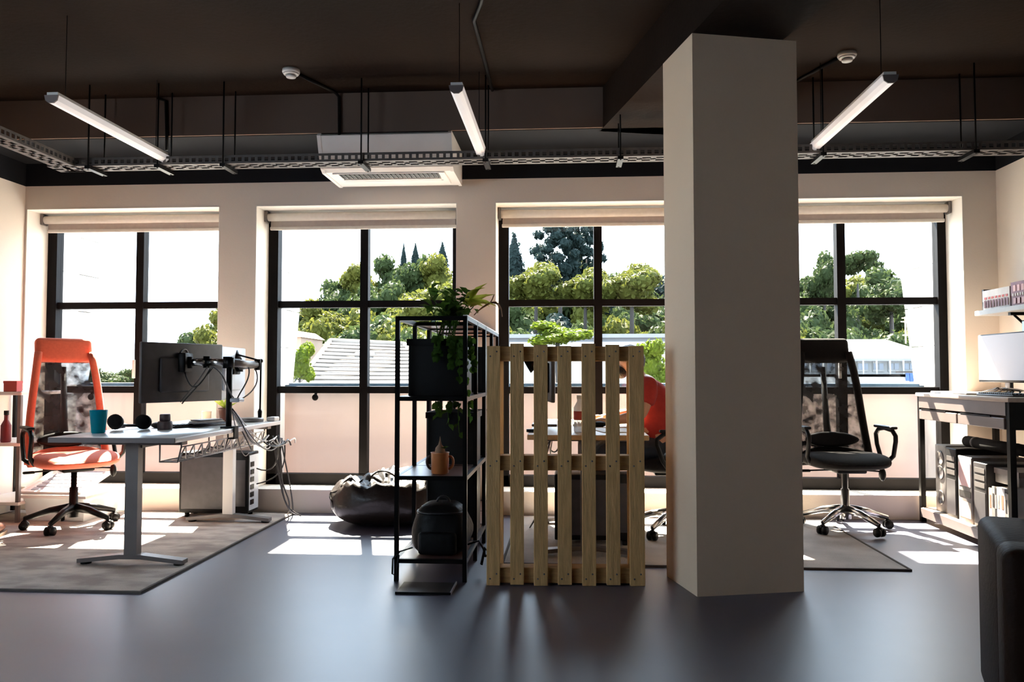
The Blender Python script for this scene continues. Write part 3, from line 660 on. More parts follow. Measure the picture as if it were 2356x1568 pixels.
rim = MB(); rim.box(-.25, .25, -.24, -.225, .165, .185).box(-.25, .25, .225, .24, .165, .185).box(-.25, -.235, -.225, .225, .165, .185).box(.235, .25, -.225, .225, .165, .185); rim.build('rim', 'white', sb)
lid = MB(); lm = RT((-.02, -.22, .19), 16, 0, 0); lid.box(-.25, .22, 0, .45, 0, .008, lm); L = lid.build('lid', 'clearplastic', sb)
lr = MB(); lr.box(-.25, .22, 0, .02, .004, .022, lm).box(-.25, .22, .43, .45, .004, .022, lm).box(-.25, -.23, 0, .45, .004, .022, lm).box(.20, .22, 0, .45, .004, .022, lm); lr.build('lid_rim', 'white', L)
for k in range(6): MB().box(-.19, .16, .05 + k * .06, .09 + k * .06, .010, .016, lm).build('lid_rib', 'papergrey', L)
for k in range(4): MB().rbox(-.16, .16, -.13, .13, .012 + k * .03, .036 + k * .03, .003, 1, RT(rz=k * 4 - 6)).build('contents', ('paper', 'papergrey', 'tan', 'paper')[k], sb)
sh = thing('shoe', 'brown leather shoe on the rug at the left edge', 'shoe', (-3.68, 5.00, .010), R(20))
def shoef(u, v):
    a = 2 * PI * u; x = -.13 + .26 * v
    w_ = .042 * (math.sin(PI * min(1, max(0, .08 + v * .9))) ** .4); h_ = .095 - .055 * max(0, (v - .25) / .75) ** .8
    if v in (0, 1): w_ *= .3; h_ *= .6
    return (w_ * math.cos(a), x, .022 + max(0, h_ * (.5 + .5 * math.sin(a))))
MB().grid(shoef, 16, 12).build('upper', 'shoe', sh)
MB().prism([(-.036, -.13), (.036, -.13), (.044, .02), (.040, .10), (0, .14), (-.04, .10), (-.044, .02)], 'z', 0, .022).build('sole', 'sole', sh)
for k in range(4): MB().tube([(-.022, .0 + .025 * k, .085 - .009 * k), (.022, .0 + .025 * k, .085 - .009 * k)], .003, 6).build('lace', 'blackfab', sh)

# ------------------------------------------------------------------ beanbag
from mathutils import noise as NZ
bb = thing('beanbag', 'slumped dark brown vinyl beanbag under the second window', 'beanbag', (-1.29, 5.68, 0))
def bean(u, v):
    a = 2 * PI * u; t = PI * v
    rx, ry = .395, .30
    pr = math.sin(t) ** .62 if 0 < v < 1 else 0
    x = rx * math.cos(a) * pr; y = ry * math.sin(a) * pr
    z = .165 - .165 * math.copysign(abs(math.cos(t)) ** .8, math.cos(t))
    if v > .5:
        k = (v - .5) * 2
        n = NZ.noise(V((x * 6, y * 6, 2.3))) * .055 + abs(NZ.noise(V((x * 11, y * 14, 7)))) * .09
        z += n * min(1, k * 2.2) + .05 * k * (-.3 + math.cos(a - .4)) - .05 * math.exp(-((x + .05) ** 2 + (y + .1) ** 2) / .012)
    else:
        x *= 1 + .03 * math.sin(a * 5); y *= 1 + .03 * math.sin(a * 5)
    return (x, y, max(z, 0.0))
MB().grid(bean, 64, 34).build('cover', 'beanbag', bb)
for off in (.0, 1.9, 3.6):
    pts = [V(bean((off + .0) / (2 * PI) + .02 * math.sin(k), .42 + .5 * k / 14)) + V((0, 0, .004)) for k in range(15)]
    MB().tube(pts, .006, 6).build('seam', 'beanbag', bb)
MB().tube(bez((-.1, -.05, .30), (-.06, -.1, .40), (.06, -.1, .40), (.1, -.05, .31), 10), .010, 8, flat=.5).build('carry_loop', 'beanbag', bb)

# ------------------------------------------------------------------ black steel shelving, two bays each
def rack(label, y0, y1, panel):
    o = thing('shelving_unit', label, 'shelving unit', (-.695, y0, 0), 0, 'black steel shelving units end to end')
    L = y1 - y0; hx = .176; t = .011; zs = (.114, .535, .940, 1.355)
    for sx in (-hx, hx):
        for y in (t, L / 2, L - t): MB().box(sx - t, sx + t, y - t, y + t, 0, 1.355).build('post', 'blackmetal', o)
        for z in zs: MB().box(sx - t, sx + t, t, L - t, z - .022, z).build('side_rail', 'blackmetal', o)
    for z in zs:
        for y in (t, L / 2, L - t): MB().box(-hx, hx, y - t, y + t, z - .022, z).build('cross_rail', 'blackmetal', o)
    for z in zs[:3]:
        for a, b in ((2 * t, L / 2 - t), (L / 2 + t, L - 2 * t)):
            MB().box(-hx + t, hx - t, a, b, z - .010, z - .001).build('shelf', 'shelfpanel', o)
    if panel:
        for a, b in ((2 * t, L / 2 - t), (L / 2 + t, L - 2 * t)): MB().box(-hx + t, hx - t, a, b, zs[3] - .012, zs[3] - .003).build('shelf', 'shelfpanel', o)
    else: MB().box(-hx + t, hx - t, L / 2 + t, L - 2 * t, zs[3] - .012, zs[3] - .003).build('shelf', 'shelfpanel', o)
    MB().box(hx - t, hx + t + .001, 0, L, zs[3], zs[3] + .006).build('edge_strip', 'shelfedge', o)
    return o
rack('nearer black steel shelving unit holding plants, mug and backpack', 4.10, 5.065, False)
rack('farther black steel shelving unit near the window wall', 5.075, 6.03, True)

def planter(label, loc, w_, d_, h_):
    o = thing('planter_box', label, 'planter', loc, 0, 'black planters on the steel shelving')
    MB().rbox(-w_ / 2, w_ / 2, -d_ / 2, d_ / 2, 0, h_ - .03, .006, 2).build('body', 'planter', o)
    r_ = MB(); e = .008
    r_.box(-w_ / 2 - e, w_ / 2 + e, -d_ / 2 - e, -d_ / 2 + .012, h_ - .035, h_).box(-w_ / 2 - e, w_ / 2 + e, d_ / 2 - .012, d_ / 2 + e, h_ - .035, h_)
    r_.box(-w_ / 2 - e, -w_ / 2 + .012, -d_ / 2 + .012, d_ / 2 - .012, h_ - .035, h_).box(w_ / 2 - .012, w_ / 2 + e, -d_ / 2 + .012, d_ / 2 - .012, h_ - .035, h_)
    r_.build('rim', 'planter', o)
    MB().box(-w_ / 2 + .012, w_ / 2 - .012, -d_ / 2 + .012, d_ / 2 - .012, h_ - .03, h_ - .012).build('soil', 'soil', o)
    return o
planter('black square planter on the upper tier, nearest shelf bay', (-.675, 4.30, .940), .30, .28, .30)
planter('tall black planter standing on the lowest tier behind the mug', (-.67, 4.80, .114), .28, .30, .72)
planter('black planter on the upper tier of the farther shelving unit', (-.66, 5.32, .940), .26, .34, .29)
planter('black planter on the second tier of the farther shelving unit', (-.66, 5.32, .535), .26, .34, .28)

# trailing plant growing from the upper planter, leaves are single pieces
def leafmesh(w_, l_, m, curl=.02):
    b = MB(); b.add([(0, 0, 0), (w_ * .55, l_ * .25, curl), (w_ * .5, l_ * .6, curl * .8), (0, l_, -curl), (-w_ * .5, l_ * .6, curl * .8), (-w_ * .55, l_ * .25, curl), (0, l_ * .3, 0), (0, l_ * .62, 0)],
                    [(0, 1, 6), (1, 2, 7, 6), (2, 3, 7), (3, 4, 7), (4, 5, 6, 7), (5, 0, 6)], True)
    me = b.mesh('leaf'); me.materials.append(M[m]); return me
LG, LY, LS = leafmesh(.05, .065, 'leafd', .01), leafmesh(.035, .15, 'leafy', .015), leafmesh(.032, .042, 'leafd', .006)
tp = thing('trailing_plant', 'leafy green plant spilling over the top of the nearer shelving', 'plant', (-.65, 4.28, 1.215))
rnd = random.Random(11)
for k in range(16):
    a = rnd.uniform(0, 2 * PI); e = V((rnd.uniform(-.12, .16), rnd.uniform(-.08, .12), rnd.uniform(.16, .29)))
    st0 = V((rnd.uniform(-.05, .05), rnd.uniform(-.05, .05), 0)); pts = bez(st0, st0 + V((0, 0, .12)), e + V((0, 0, -.02)), e, 8)
    MB().tube(pts, .0028, 5).build('stem', 'leafd', tp)
    for j in range(6):
        p = pts[3 + j] if 3 + j < 9 else pts[-1]
        l = link('leaf', LG, None, tp, p + V((rnd.uniform(-.02, .02), rnd.uniform(-.02, .02), rnd.uniform(-.01, .03)))); l.rotation_euler = (R(rnd.uniform(-30, 60)), R(rnd.uniform(-30, 30)), rnd.uniform(0, 2 * PI)); s_ = rnd.uniform(.7, 1.15); l.scale = (s_, s_, s_)
for k in range(13):                                  # long yellow-green blades to the right
    l = link('leaf', LY, None, tp, (.10 + rnd.uniform(-.03, .05), rnd.uniform(-.05, .06), .20 + rnd.uniform(0, .05))); l.rotation_euler = (R(rnd.uniform(-15, 50)), R(rnd.uniform(-25, 25)), R(-90 + rnd.uniform(-80, 75))); l.scale = (1, rnd.uniform(.7, 1.15), 1)
for k, (x, y, dz) in enumerate([(.10, -.155, -.17), (.055, -.155, -.10), (.13, -.155, -.24), (-.02, -.155, -.06), (.16, -.12, -.12)]):
    pts = bez((x * .5, -.08, .0), (x, -.13, .09), (x, y - .01, .02), (x, y, dz), 12)
    MB().tube(pts, .0022, 5).build('stem', 'leafd', tp)
    for p in pts[4:]:
        for q in range(2):
            l = link('leaf', LS, None, tp, p + V((rnd.uniform(-.006, .006), -.004, 0))); l.rotation_euler = (R(rnd.uniform(-120, -70)), R(rnd.uniform(-50, 50)), R(rnd.uniform(-40, 40)))
for k in range(4):
    pts = bez((.15, .05, .16), (.20, .06, .22), (.24 + .02 * k, .05, .20 + .03 * k), (.26 + .015 * k, .04, .27 - .04 * k), 8)
    MB().tube(pts, .003, 5).build('dry_stem', 'twig', tp)
tp2 = thing('trailing_plant', 'small vine dangling from under the upper shelf above the tall planter', 'plant', (-.66, 4.72, .84))
for k in range(4):
    x = -.09 + .06 * k; pts = bez((x, 0, .0), (x, -.05, .10), (x, -.10, .06), (x + .02, -.155, -.02 - .05 * (k % 3)), 9)
    MB().tube(pts, .0022, 5).build('stem', 'leafd', tp2)
    for p in pts[2:]:
        l = link('leaf', LS, None, tp2, p); l.rotation_euler = (R(rnd.uniform(-120, -20)), R(rnd.uniform(-50, 50)), R(rnd.uniform(-90, 90))); l.scale = (1.1, 1.1, 1.1)

mg = thing('mug', 'orange glazed two handled mug on the middle shelf', 'mug', (-.662, 4.20, .535))
MB().lathe([(.040, 0), (.046, .006), (.047, .105), (.050, .112), (.046, .112), (.042, .104), (.041, .012), (.0001, .010)], 22).build('body', 'terracotta', mg)
for s in (-1, 1): MB().tube(bez((s * .045, 0, .09), (s * .078, 0, .10), (s * .078, 0, .03), (s * .045, 0, .025), 10), .007, 8).build('handle', 'brownjar' if s < 0 else 'terracotta', mg)
MB().lathe([(.041, .095), (.0001, .098)], 18).build('soil', 'soil', mg)
bulb = MB(); bulb.lathe([(.012, .095), (.028, .112), (.024, .135), (.009, .152), (.004, .172), (.0005, .195)], 14); bulb.build('sprouting_bulb', 'twig', mg)
for k in range(3):
    l = link('leaf', LS, None, mg, (.012, 0, .12)); l.rotation_euler = (R(40), 0, R(-90 + 50 * (k - 1)))

bp_ = thing('backpack', 'black backpack lying on the lowest shelf with straps hanging out', 'backpack', (-.665, 4.30, .114))
def bag(u, v):
    a = 2 * PI * u; t = PI * v; pr = math.sin(t) ** .32 if 0 < v < 1 else 0
    ex = 4.0; ca, sa = math.cos(a), math.sin(a); k = (abs(ca) ** ex + abs(sa) ** ex) ** (-1 / ex)
    z = .13 - .13 * math.copysign(abs(math.cos(t)) ** .75, math.cos(t)); w_ = 1 - .22 * max(0, (z - .12) / .14)
    n = NZ.noise(V((ca * 2, sa * 2, v * 5))) * .012
    return (.152 * k * ca * pr * w_ + n, .155 * k * sa * pr * w_ + n, z)
MB().grid(bag, 40, 22).build('body', 'bag', bp_)
MB().tube([V(bag(.5 + .5 * k / 16, .70)) + V((0, -.004, 0)) for k in range(17)], .006, 6).build('zip', 'bagtop', bp_)
MB().rbox(-.10, .10, -.185, -.140, .015, .13, .02, 3).build('front_pocket', 'bag', bp_)
MB().tube(bez((-.03, 0, .25), (-.03, 0, .30), (.04, 0, .30), (.04, 0, .25), 8), .008, 6).build('grab_handle', 'bagtop', bp_)
MB().tube([(-.14, -.12, .04), (-.19, -.19, .035), (-.222, -.205, .0), (-.224, -.205, -.075), (-.205, -.205, -.085), (-.198, -.203, -.02), (-.192, -.20, .02)], .009, 6, flat=.4).build('strap', 'bag', bp_)
MB().tube([(.14, -.02, .04), (.20, -.02, .06), (.225, -.03, .02), (.235, -.03, -.02), (.26, -.06, .0), (.235, -.05, .03), (.215, -.04, -.06)], .010, 6, flat=.5).build('strap', 'bag', bp_)
fsn = thing('floor_sheet', 'thin dark flat sheet lying on the floor in front of the shelving', 'tray', (-.69, 3.97, 0))  # thin dark sheet with raised lips, flat on the floor
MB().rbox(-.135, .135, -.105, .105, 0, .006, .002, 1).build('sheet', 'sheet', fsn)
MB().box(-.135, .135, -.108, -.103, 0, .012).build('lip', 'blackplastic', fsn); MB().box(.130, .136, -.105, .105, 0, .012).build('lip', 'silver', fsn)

# ------------------------------------------------------------------ pallet standing on end
pl = thing('wooden_pallet', 'wooden pallet stood upright between shelving and column', 'pallet', (-.005, 4.07, 0), R(3.0))
xs = [(-.397, -.330), (-.279, -.210), (-.160, -.090), (-.040, .030), (.082, .151), (.203, .272), (.320, .395)]
for k, (a, b) in enumerate(xs):
    MB().rbox(a, b, -.001 * (k % 3), .018, .004 * (k % 2), 1.198 + .006 * ((k * 5) % 3), .002, 1).build('slat', 'pine', pl)
for z0, z1 in ((.008, .085), (.570, .645), (1.122, 1.196)):
    MB().rbox(-.395, .393, .018, .108, z0, z1, .003, 1).build('stringer', 'pinedark', pl)
for a, b in ((-.385, -.315), (-.035, .03), (.322, .390)):
    MB().rbox(a, b, .108, .124, .006, 1.192, .002, 1).build('back_slat', 'pine', pl)
nailme = MB().lathe([(.0045, 0), (.0045, .0016), (.0001, .002)], 8, mx=RT(rx=90)).mesh('nail'); nailme.materials.append(M['greymetal'])
for z in (.046, .607, 1.158):
    for k, (a, b) in enumerate(xs):
        for dx in (-.016, .016): link('nail', nailme, None, pl, ((a + b) / 2 + dx, -.001 * (k % 3), z + .012 * (1 if dx > 0 else -1)))

# ------------------------------------------------------------------ desk behind the pallet
D3 = .725
d3 = t_desk('oak topped desk partly hidden behind the wooden pallet', -.215, .445, 4.40, 5.93, D3, 'wood', 'greymetal', (4.70, 5.70), 'wood')
tower('black computer tower on the rug behind the pallet', (.165, 5.08, .010), 0, .48, .20, .40)
dm = thing('monitor', 'dark monitor seen edge on behind the pallet', 'monitor', (-.12, 5.20, D3), 0)
b = monitor_panel(dm, .56, .33, RT((0, 0, .32), rz=90 + 8), 'screen', 'greyplastic')
MB().rbox(-.045, -.02, -.03, .03, .02, .25, .006).build('stand_neck', 'greymetal', dm); MB().rbox(-.10, .06, -.11, .11, 0, .015, .005).build('stand_base', 'greymetal', dm)
dl = thing('desk_lamp', 'black gooseneck lamp seen through the pallet', 'lamp', (-.17, 4.62, D3))
MB().lathe([(.06, 0), (.06, .015), (.0001, .018)], 20).build('base', 'blackmetal', dl)
MB().tube([(0, 0, .015), (.01, 0, .20), (.012, 0, .30), (0, 0, .375), (-.02, 0, .40)], .007, 8).build('neck', 'blackmetal', dl)
MB().lathe([(.018, .05), (.028, .03), (.045, -.03), (.042, -.03), (.02, .03)], 16, mx=RT((-.03, 0, .39), 0, 60, 0)).build('shade', 'blackmetal', dl)
wbt = thing('water_bottle', 'clear white bottle with red label on the oak desk', 'bottle', (.075, 4.62, D3))
MB().lathe([(.030, 0), (.034, .008), (.034, .14), (.015, .175), (.015, .195)], 16).build('body', 'clearplastic', wbt)
MB().lathe([(.0345, .07), (.0345, .12)], 16).build('label_band', 'redbox', wbt); MB().lathe([(.017, .19), (.017, .21), (.0001, .21)], 12).build('cap', 'white', wbt)
k3 = thing('keyboard', 'white keyboard on the oak desk in front of the person', 'keyboard', (.10, 5.36, D3), R(90)); MB().rbox(-.21, .21, -.06, .06, 0, .012, .004).build('case', 'white', k3)
keyw = keyme.copy(); keyw.materials.clear(); keyw.materials.append(M['paper'])
for r_ in range(5):
    for c_ in range(18): link('key', keyw, None, k3, (-.187 + c_ * .022, -.044 + r_ * .022, 0))
o = MB().rbox(-.105, .105, -.148, .148, 0, .006, .001, 1).build('paper_sheets', 'paper', None, (.28, 4.72, D3)); o.rotation_euler = (0, 0, R(12)); tag(o, 'white sheets of paper on the near end of the oak desk', 'paper')
o = MB().ball((0, 0, .017), (.032, .055, .019), 14, 8).build('computer_mouse', 'blackplastic', None, (.20, 5.09, D3)); o.rotation_euler = (0, 0, R(80)); tag(o, 'black computer mouse under the hand of the person in red', 'mouse')
cw = thing('hanging_cables', 'loops of cable hanging under the oak desk behind the pallet', 'cables', (-.15, 4.9, D3 - .03))
for k in range(6): MB().tube(bez((random.uniform(-.05, .1), .1 * k, 0), (random.uniform(-.15, .05), .1 * k, -.22), (random.uniform(-.1, .15), .1 * k + .1, -.22), (random.uniform(-.05, .12), .1 * k + .1, 0), 12), .005, 6).build('cable', random.choice(['cable', 'cableb', 'cablew']), cw)
MB().tube(bez((-.02, -.1, -.05), (-.06, -.1, -.4), (.02, .2, -.45), (-.10, .6, -.68), 14), .005, 6).build('cable', 'cableb', cw)

# ------------------------------------------------------------------ person seated behind the pallet
per = thing('person', 'person in a red short sleeved shirt working at the oak desk behind the pallet', 'person', (.64, 5.42, .010)); per.scale = (1, 1, .975)
def skin_mesh(name, joints, edges, m, parent, sub=2, root=0):
    me = bpy.data.meshes.new(name); me.from_pydata([j[0] for j in joints], edges, []); me.update()
    o = link(name, me, m, parent); md = o.modifiers.new('Skin', 'SKIN'); md.use_smooth_shade = True; md.branch_smoothing = .4
    for i, j in enumerate(joints):
        sv = me.skin_vertices[0].data[i]; r_ = j[1]; sv.radius = r_ if isinstance(r_, tuple) else (r_, r_); sv.use_root = (i == root)
    s_ = o.modifiers.new('Subsurf', 'SUBSURF'); s_.levels = sub; s_.render_levels = sub
    return o
# local: faces -X, seat surface at z .49
J = [((0, 0, .58), (.13, .16)), ((-.03, 0, .72), (.115, .15)), ((-.06, 0, .86), (.115, .16)), ((-.115, 0, .98), (.10, .15)), ((-.15, 0, 1.045), .062), ((-.185, 0, 1.08), .055), ((-.225, 0, 1.14), (.085, .075)), ((-.235, 0, 1.20), (.088, .075))]
E_ = [(i, i + 1) for i in range(7)]
def arm_chain(s, elbow, wrist, palm):
    b = len(J)
    J.extend([((-.09, s * .165, 1.01), .058), (tuple((V((-.09, s * .18, 1.0)) + V(elbow)) / 2), .047), (elbow, .042), (tuple((V(elbow) + V(wrist)) / 2), .038), (wrist, .027), (palm, (.020, .036))])
    E_.extend([(3, b), (b, b + 1), (b + 1, b + 2), (b + 2, b + 3), (b + 3, b + 4), (b + 4, b + 5)])
    p = V(palm); w_ = V(wrist); d = (p - w_).normalized(); sd = V((-d.y, d.x, 0)).normalized()
    for k, (off, ln) in enumerate(((-.030, .055), (-.010, .066), (.010, .062), (.028, .048))):
        q = len(J); a = p + d * .03 + sd * off; J.append((tuple(a), .0095)); J.append((tuple(a + d * ln * .55 + V((0, 0, .006))), .0085)); J.append((tuple(a + d * ln + V((0, 0, -.014))), .0075))
        E_.extend([(b + 5, q), (q, q + 1), (q + 1, q + 2)])
    q = len(J); a = w_ + d * .03 - sd * .032 * s * -1; J.append((tuple(a), .011)); J.append((tuple(a + d * .03 + sd * .018 * s), .0095)); J.append((tuple(a + d * .055 + sd * .016 * s + V((0, 0, -.01))), .008))
    E_.extend([(b + 4, q), (q, q + 1), (q + 1, q + 2)])
    return b
arm_chain(-1, (-.17, -.235, .80), (-.38, -.30, .765), (-.445, -.31, .762))
arm_chain(1, (-.17, .235, .80), (-.39, .12, .765), (-.455, .09, .762))
for s in (-1, 1):
    b = len(J); J.extend([((-.06, s * .09, .575), .085), ((-.25, s * .10, .565), .075), ((-.42, s * .11, .545), .058), ((-.43, s * .11, .30), .05), ((-.42, s * .11, .09), .036), ((-.47, s * .115, .045), (.035, .03)), ((-.56, s * .12, .03), (.036, .02))])
    E_.extend([(0, b)] + [(b + k, b + k + 1) for k in range(6)])
body = skin_mesh('body', J, E_, 'skin', per)
SJ = [((.0, 0, .56), (.150, .180)), ((-.03, 0, .72), (.135, .170)), ((-.06, 0, .86), (.135, .180)), ((-.115, 0, .98), (.118, .165)), ((-.148, 0, 1.035), .072)]
SE = [(0, 1), (1, 2), (2, 3), (3, 4)]
for s in (-1, 1):
    b = len(SJ); SJ.extend([((-.09, s * .17, 1.01), .072), ((-.125, s * .205, .91), .064), ((-.14, s * .215, .865), .062)]); SE.extend([(3, b), (b, b + 1), (b + 1, b + 2)])
skin_mesh('shirt', SJ, SE, 'red', per)
TJ = [((.0, 0, .575), (.152, .175)), ((-.02, 0, .64), (.142, .168))]; TE = [(0, 1)]
for s in (-1, 1):
    b = len(TJ); TJ.extend([((-.06, s * .09, .575), .096), ((-.25, s * .10, .565), .086), ((-.42, s * .11, .545), .070), ((-.43, s * .11, .30), .064), ((-.42, s * .11, .10), .055)]); TE.extend([(0, b)] + [(b + k, b + k + 1) for k in range(4)])
skin_mesh('trousers', TJ, TE, 'denim', per)
for s in (-1, 1):
    f = MB().rbox(-.60, -.38, s * .12 - .045, s * .12 + .045, 0, .075, .03, 3).build('shoe', 'blackplastic', per)
hr = MB()
def hairf(u, v):
    a = 2 * PI * u; t = PI * (.0 + v * .62); x, y, z = .105 * math.sin(t) * math.cos(a), .090 * math.sin(t) * math.sin(a), .108 * math.cos(t)
    if x < -.02 and z < .05: x, y = x * .7, y * .7
    return (-.230 + x + .012, y, 1.165 + z + .010 * NZ.noise(V((x * 30, y * 30, z * 30))))
hr.grid(hairf, 28, 14); hr.build('hair', 'hair', per)
br = MB(); br.ball((-0.2750, 0, 1.0850), (.045, .062, .045), 16, 10); br.build('beard', 'hair', per)
fc_ = MB(); fc_.ball((-0.3280, 0, 1.1500), (.022, .014, .022), 10, 8); fc_.build('nose', 'skin', per)
for s in (-1, 1):
    e = MB().ball((-0.3100, s * .031, 1.1770), (.010, .014, .010), 10, 8).build('eye', 'paper', per); MB().ball((-0.3185, s * .031, 1.1770), (.004, .006, .006), 8, 6).build('pupil', 'blackplastic', e)
    MB().tube([(-0.3170, s * .016, 1.1970), (-0.3160, s * .046, 1.1980)], .004, 6).build('eyebrow', 'hair', per)
    MB().ball((-0.2200, s * .083, 1.1600), (.018, .010, .030), 10, 8).build('ear', 'skin', per)
MB().rbox(-.322, -.308, -.022, .022, 1.108, 1.117, .004, 2).build('mouth', 'redbox', per)

# ------------------------------------------------------------------ workbench on the right wall
wbh = thing('workbench', 'grey workbench with drawers and a lower shelf along the right wall', 'workbench', (2.53, 4.80, 0))
BW, BL, BZ = .55, 1.21, .92
MB().rbox(-.012, BW, -.012, BL + .005, BZ - .026, BZ, .004, 2).build('top', 'benchwood', wbh)
for x in (0, BW - .034):
    for y in (0, BL - .034): MB().box(x, x + .034, y, y + .034, 0, BZ - .026).build('leg', 'blackmetal', wbh)
MB().box(-.004, .012, .034, BL - .034, .815, BZ - .026).build('front_rail', 'mauve', wbh)
for a, b in ((.045, .595), (.615, 1.165)):
    dr = MB().rbox(-.008, .012, a, b, .735, .800, .003, 1).build('drawer', 'mauve', wbh)
    MB().box(-.009, -.002, a + .15, b - .03, .800, .808).build('grip', 'blackmetal', dr)
    MB().box(.012, .42, a + .01, b - .01, .745, .80).build('drawer_box', 'greymetal', dr)
MB().box(.034, BW - .034, 0, .014, .735, BZ - .026).build('end_panel', 'blackmetal', wbh); MB().box(.034, BW - .034, BL - .014, BL, .735, BZ - .026).build('end_panel', 'blackmetal', wbh)
MB().box(.034, BW - .034, 0, .018, .055, .105).build('end_rail', 'blackmetal', wbh)
for k in range(4): MB().rbox(.002 + k * .135, .132 + k * .135, .034, BL - .034, .085, .105, .003, 1).build('shelf_board', 'benchwood', wbh)
MB().box(-.004, .012, .034, BL - .034, .040, .100).build('shelf_rail', 'mauve', wbh)
# on the lower shelf
SZ = .105
def boxthing(name, label, cat, x0, x1, y0, y1, h_, m, extra=None, z=SZ, group=None):
    o = thing(name, label, cat, ((x0 + x1) / 2, (y0 + y1) / 2, z), 0, group); w_, d_ = (x1 - x0) / 2, (y1 - y0) / 2
    MB().rbox(-w_, w_, -d_, d_, 0, h_, .006, 2).build('body', m, o)
    if extra: extra(o, w_, d_, h_)
    return o
def ex_speaker(o, w_, d_, h_):
    for k, z in enumerate((.10, .27, .37)):
        MB().lathe([(.05, 0), (.05, .004), (.03, -.004), (.0001, .002)], 18, mx=RT((-w_ - .001, 0, z), 0, -90, 0)).build('driver', ('greymetal', 'greyplastic', 'greymetal')[k], o)
def ex_panel(o, w_, d_, h_):
    MB().box(-w_ - .003, -w_, -d_ + .015, d_ - .015, .02, h_ * .55).build('front_panel', 'greyplastic', o)
    for k in range(3): MB().box(-w_ - .003, -w_, -d_ + .02, d_ - .02, h_ * .62 + k * .045, h_ * .62 + k * .045 + .03).build('drive_bay', 'greymetal', o)
def ex_print(o, w_, d_, h_):
    for z0, z1, m_ in ((.03, .13, 'bookpale'), (.16, .20, 'bookdark'), (.23, .38, 'bookpink')): MB().box(-w_ - .002, -w_, -d_ + .015, d_ - .015, z0, z1).build('print_panel', m_, o)
boxthing('speaker', 'slim grey speaker at the far end of the bench lower shelf', 'speaker', 2.58, 2.80, 5.70, 5.86, .46, 'bookgrey', ex_speaker)
boxthing('computer_tower', 'matt black computer tower on the bench lower shelf', 'computer', 2.56, 2.96, 5.51, 5.66, .455, 'blackplastic', ex_panel)
boxthing('carton', 'grey printed carton on the bench lower shelf', 'box', 2.56, 2.90, 5.31, 5.49, .42, 'bookgrey', ex_print)
boxthing('equipment_case', 'black upright case beside the row of books under the workbench', 'case', 2.56, 2.92, 5.13, 5.29, .40, 'bookdark', ex_panel)
y = 5.115; rk = random.Random(3)
bn = ['cream spined book beside the black case', 'tall grey spined book', 'dark slim book', 'white spined book', 'wide white spined book', 'grey spined book', 'pale book nearest the bench leg', 'cream book at the near end']
bl = ['second', 'third']
mats = ['bookpale', 'bookgrey', 'bookdark', 'paper', 'paper', 'bookgrey', 'bookpale', 'paper']
for k in range(8):
    t = (.036, .03, .022, .036, .046, .028, .034, .03)[k]; h_ = .27 + rk.uniform(-.02, .025); y -= t + .002
    o = thing('book', bn[k] + ' on the bench lower shelf', 'book', (2.565, y, SZ), 0, 'books under the workbench')
    MB().rbox(.004, .20, .002, t - .002, .003, h_ - .003, .001, 1).build('pages', 'paper', o)
    c_ = MB(); c_.box(0, .205, 0, .002, 0, h_).box(0, .205, t - .002, t, 0, h_).box(-.002, .002, 0, t, 0, h_); c_.build('cover', mats[k], o)
    MB().box(-.003, -.0018, t * .25, t * .75, h_ * .55, h_ * .85).build('spine_label', ('bookrust', 'bookdark', 'bookpale', 'bookgrey')[k % 4], o)
by = y
o = boxthing('shoebox', 'grey flat box lying on top of the books under the workbench', 'box', 2.60, 2.86, by + .01, 5.11, .085, 'bookgrey', lambda o, w_, d_, h_: MB().box(-w_ - .003, w_ + .003, -d_ - .003, d_ + .003, h_ - .03, h_ + .002).build('lid', 'mauve', o), z=SZ + .296)
rl = thing('rolled_mat', 'dark rolled mat lying across the cases under the workbench', 'mat', (2.70, 5.35, SZ + .462))
MB().tube([(0, -.42, .036), (0, .30, .036)], .036, 14).build('roll', 'blackfab', rl)
for yy in (-.30, .18): MB().lathe([(.0375, -.012), (.0375, .012)], 14, mx=RT((0, yy, .036), 90, 0, 0)).build('strap', 'greymetal', rl)
boxthing('storage_bin', 'dark bin at the back of the bench lower shelf', 'bin', 2.84, 3.05, 4.86, 5.10, .30, 'blackplastic', lambda o, w_, d_, h_: MB().box(-w_ - .004, w_ + .004, -d_ - .004, d_ + .004, h_ - .02, h_).build('lid', 'greyplastic', o))
# on the bench top
def bench_monitor(label, x, y0, y1, z0, z1, scr, rz=0):
    o = thing('monitor', label, 'monitor', (x, (y0 + y1) / 2, BZ), R(rz)); h_ = z1 - z0
    w_ = y1 - y0; mx = RT((0, 0, (z0 + z1) / 2 - BZ), rz=-90)
    monitor_panel(o, w_, h_, mx, scr, 'blackplastic')
    MB().rbox(.02, .045, -.03, .03, .012, (z0 + z1) / 2 - BZ, .006).build('stand_neck', 'greymetal', o)
    MB().rbox(-.08, .10, -.12, .12, 0, .012, .005).build('stand_base', 'blackplastic', o)
bench_monitor('pale lit monitor on the workbench', 2.84, 5.16, 5.72, 1.0, 1.322, 'screen', 2)
bench_monitor('second monitor behind the pale one on the workbench, half outside the picture', 2.97, 4.86, 5.44, 1.05, 1.405, 'screenteal', 0)
kb2 = thing('keyboard', 'black keyboard on the workbench', 'keyboard', (2.68, 5.15, BZ), R(92)); MB().rbox(-.20, .20, -.055, .055, 0, .012, .004).build('case', 'greyplastic', kb2)
for r_ in range(5):
    for c_ in range(17): link('key', keyme, None, kb2, (-.177 + c_ * .022, -.044 + r_ * .022, 0))
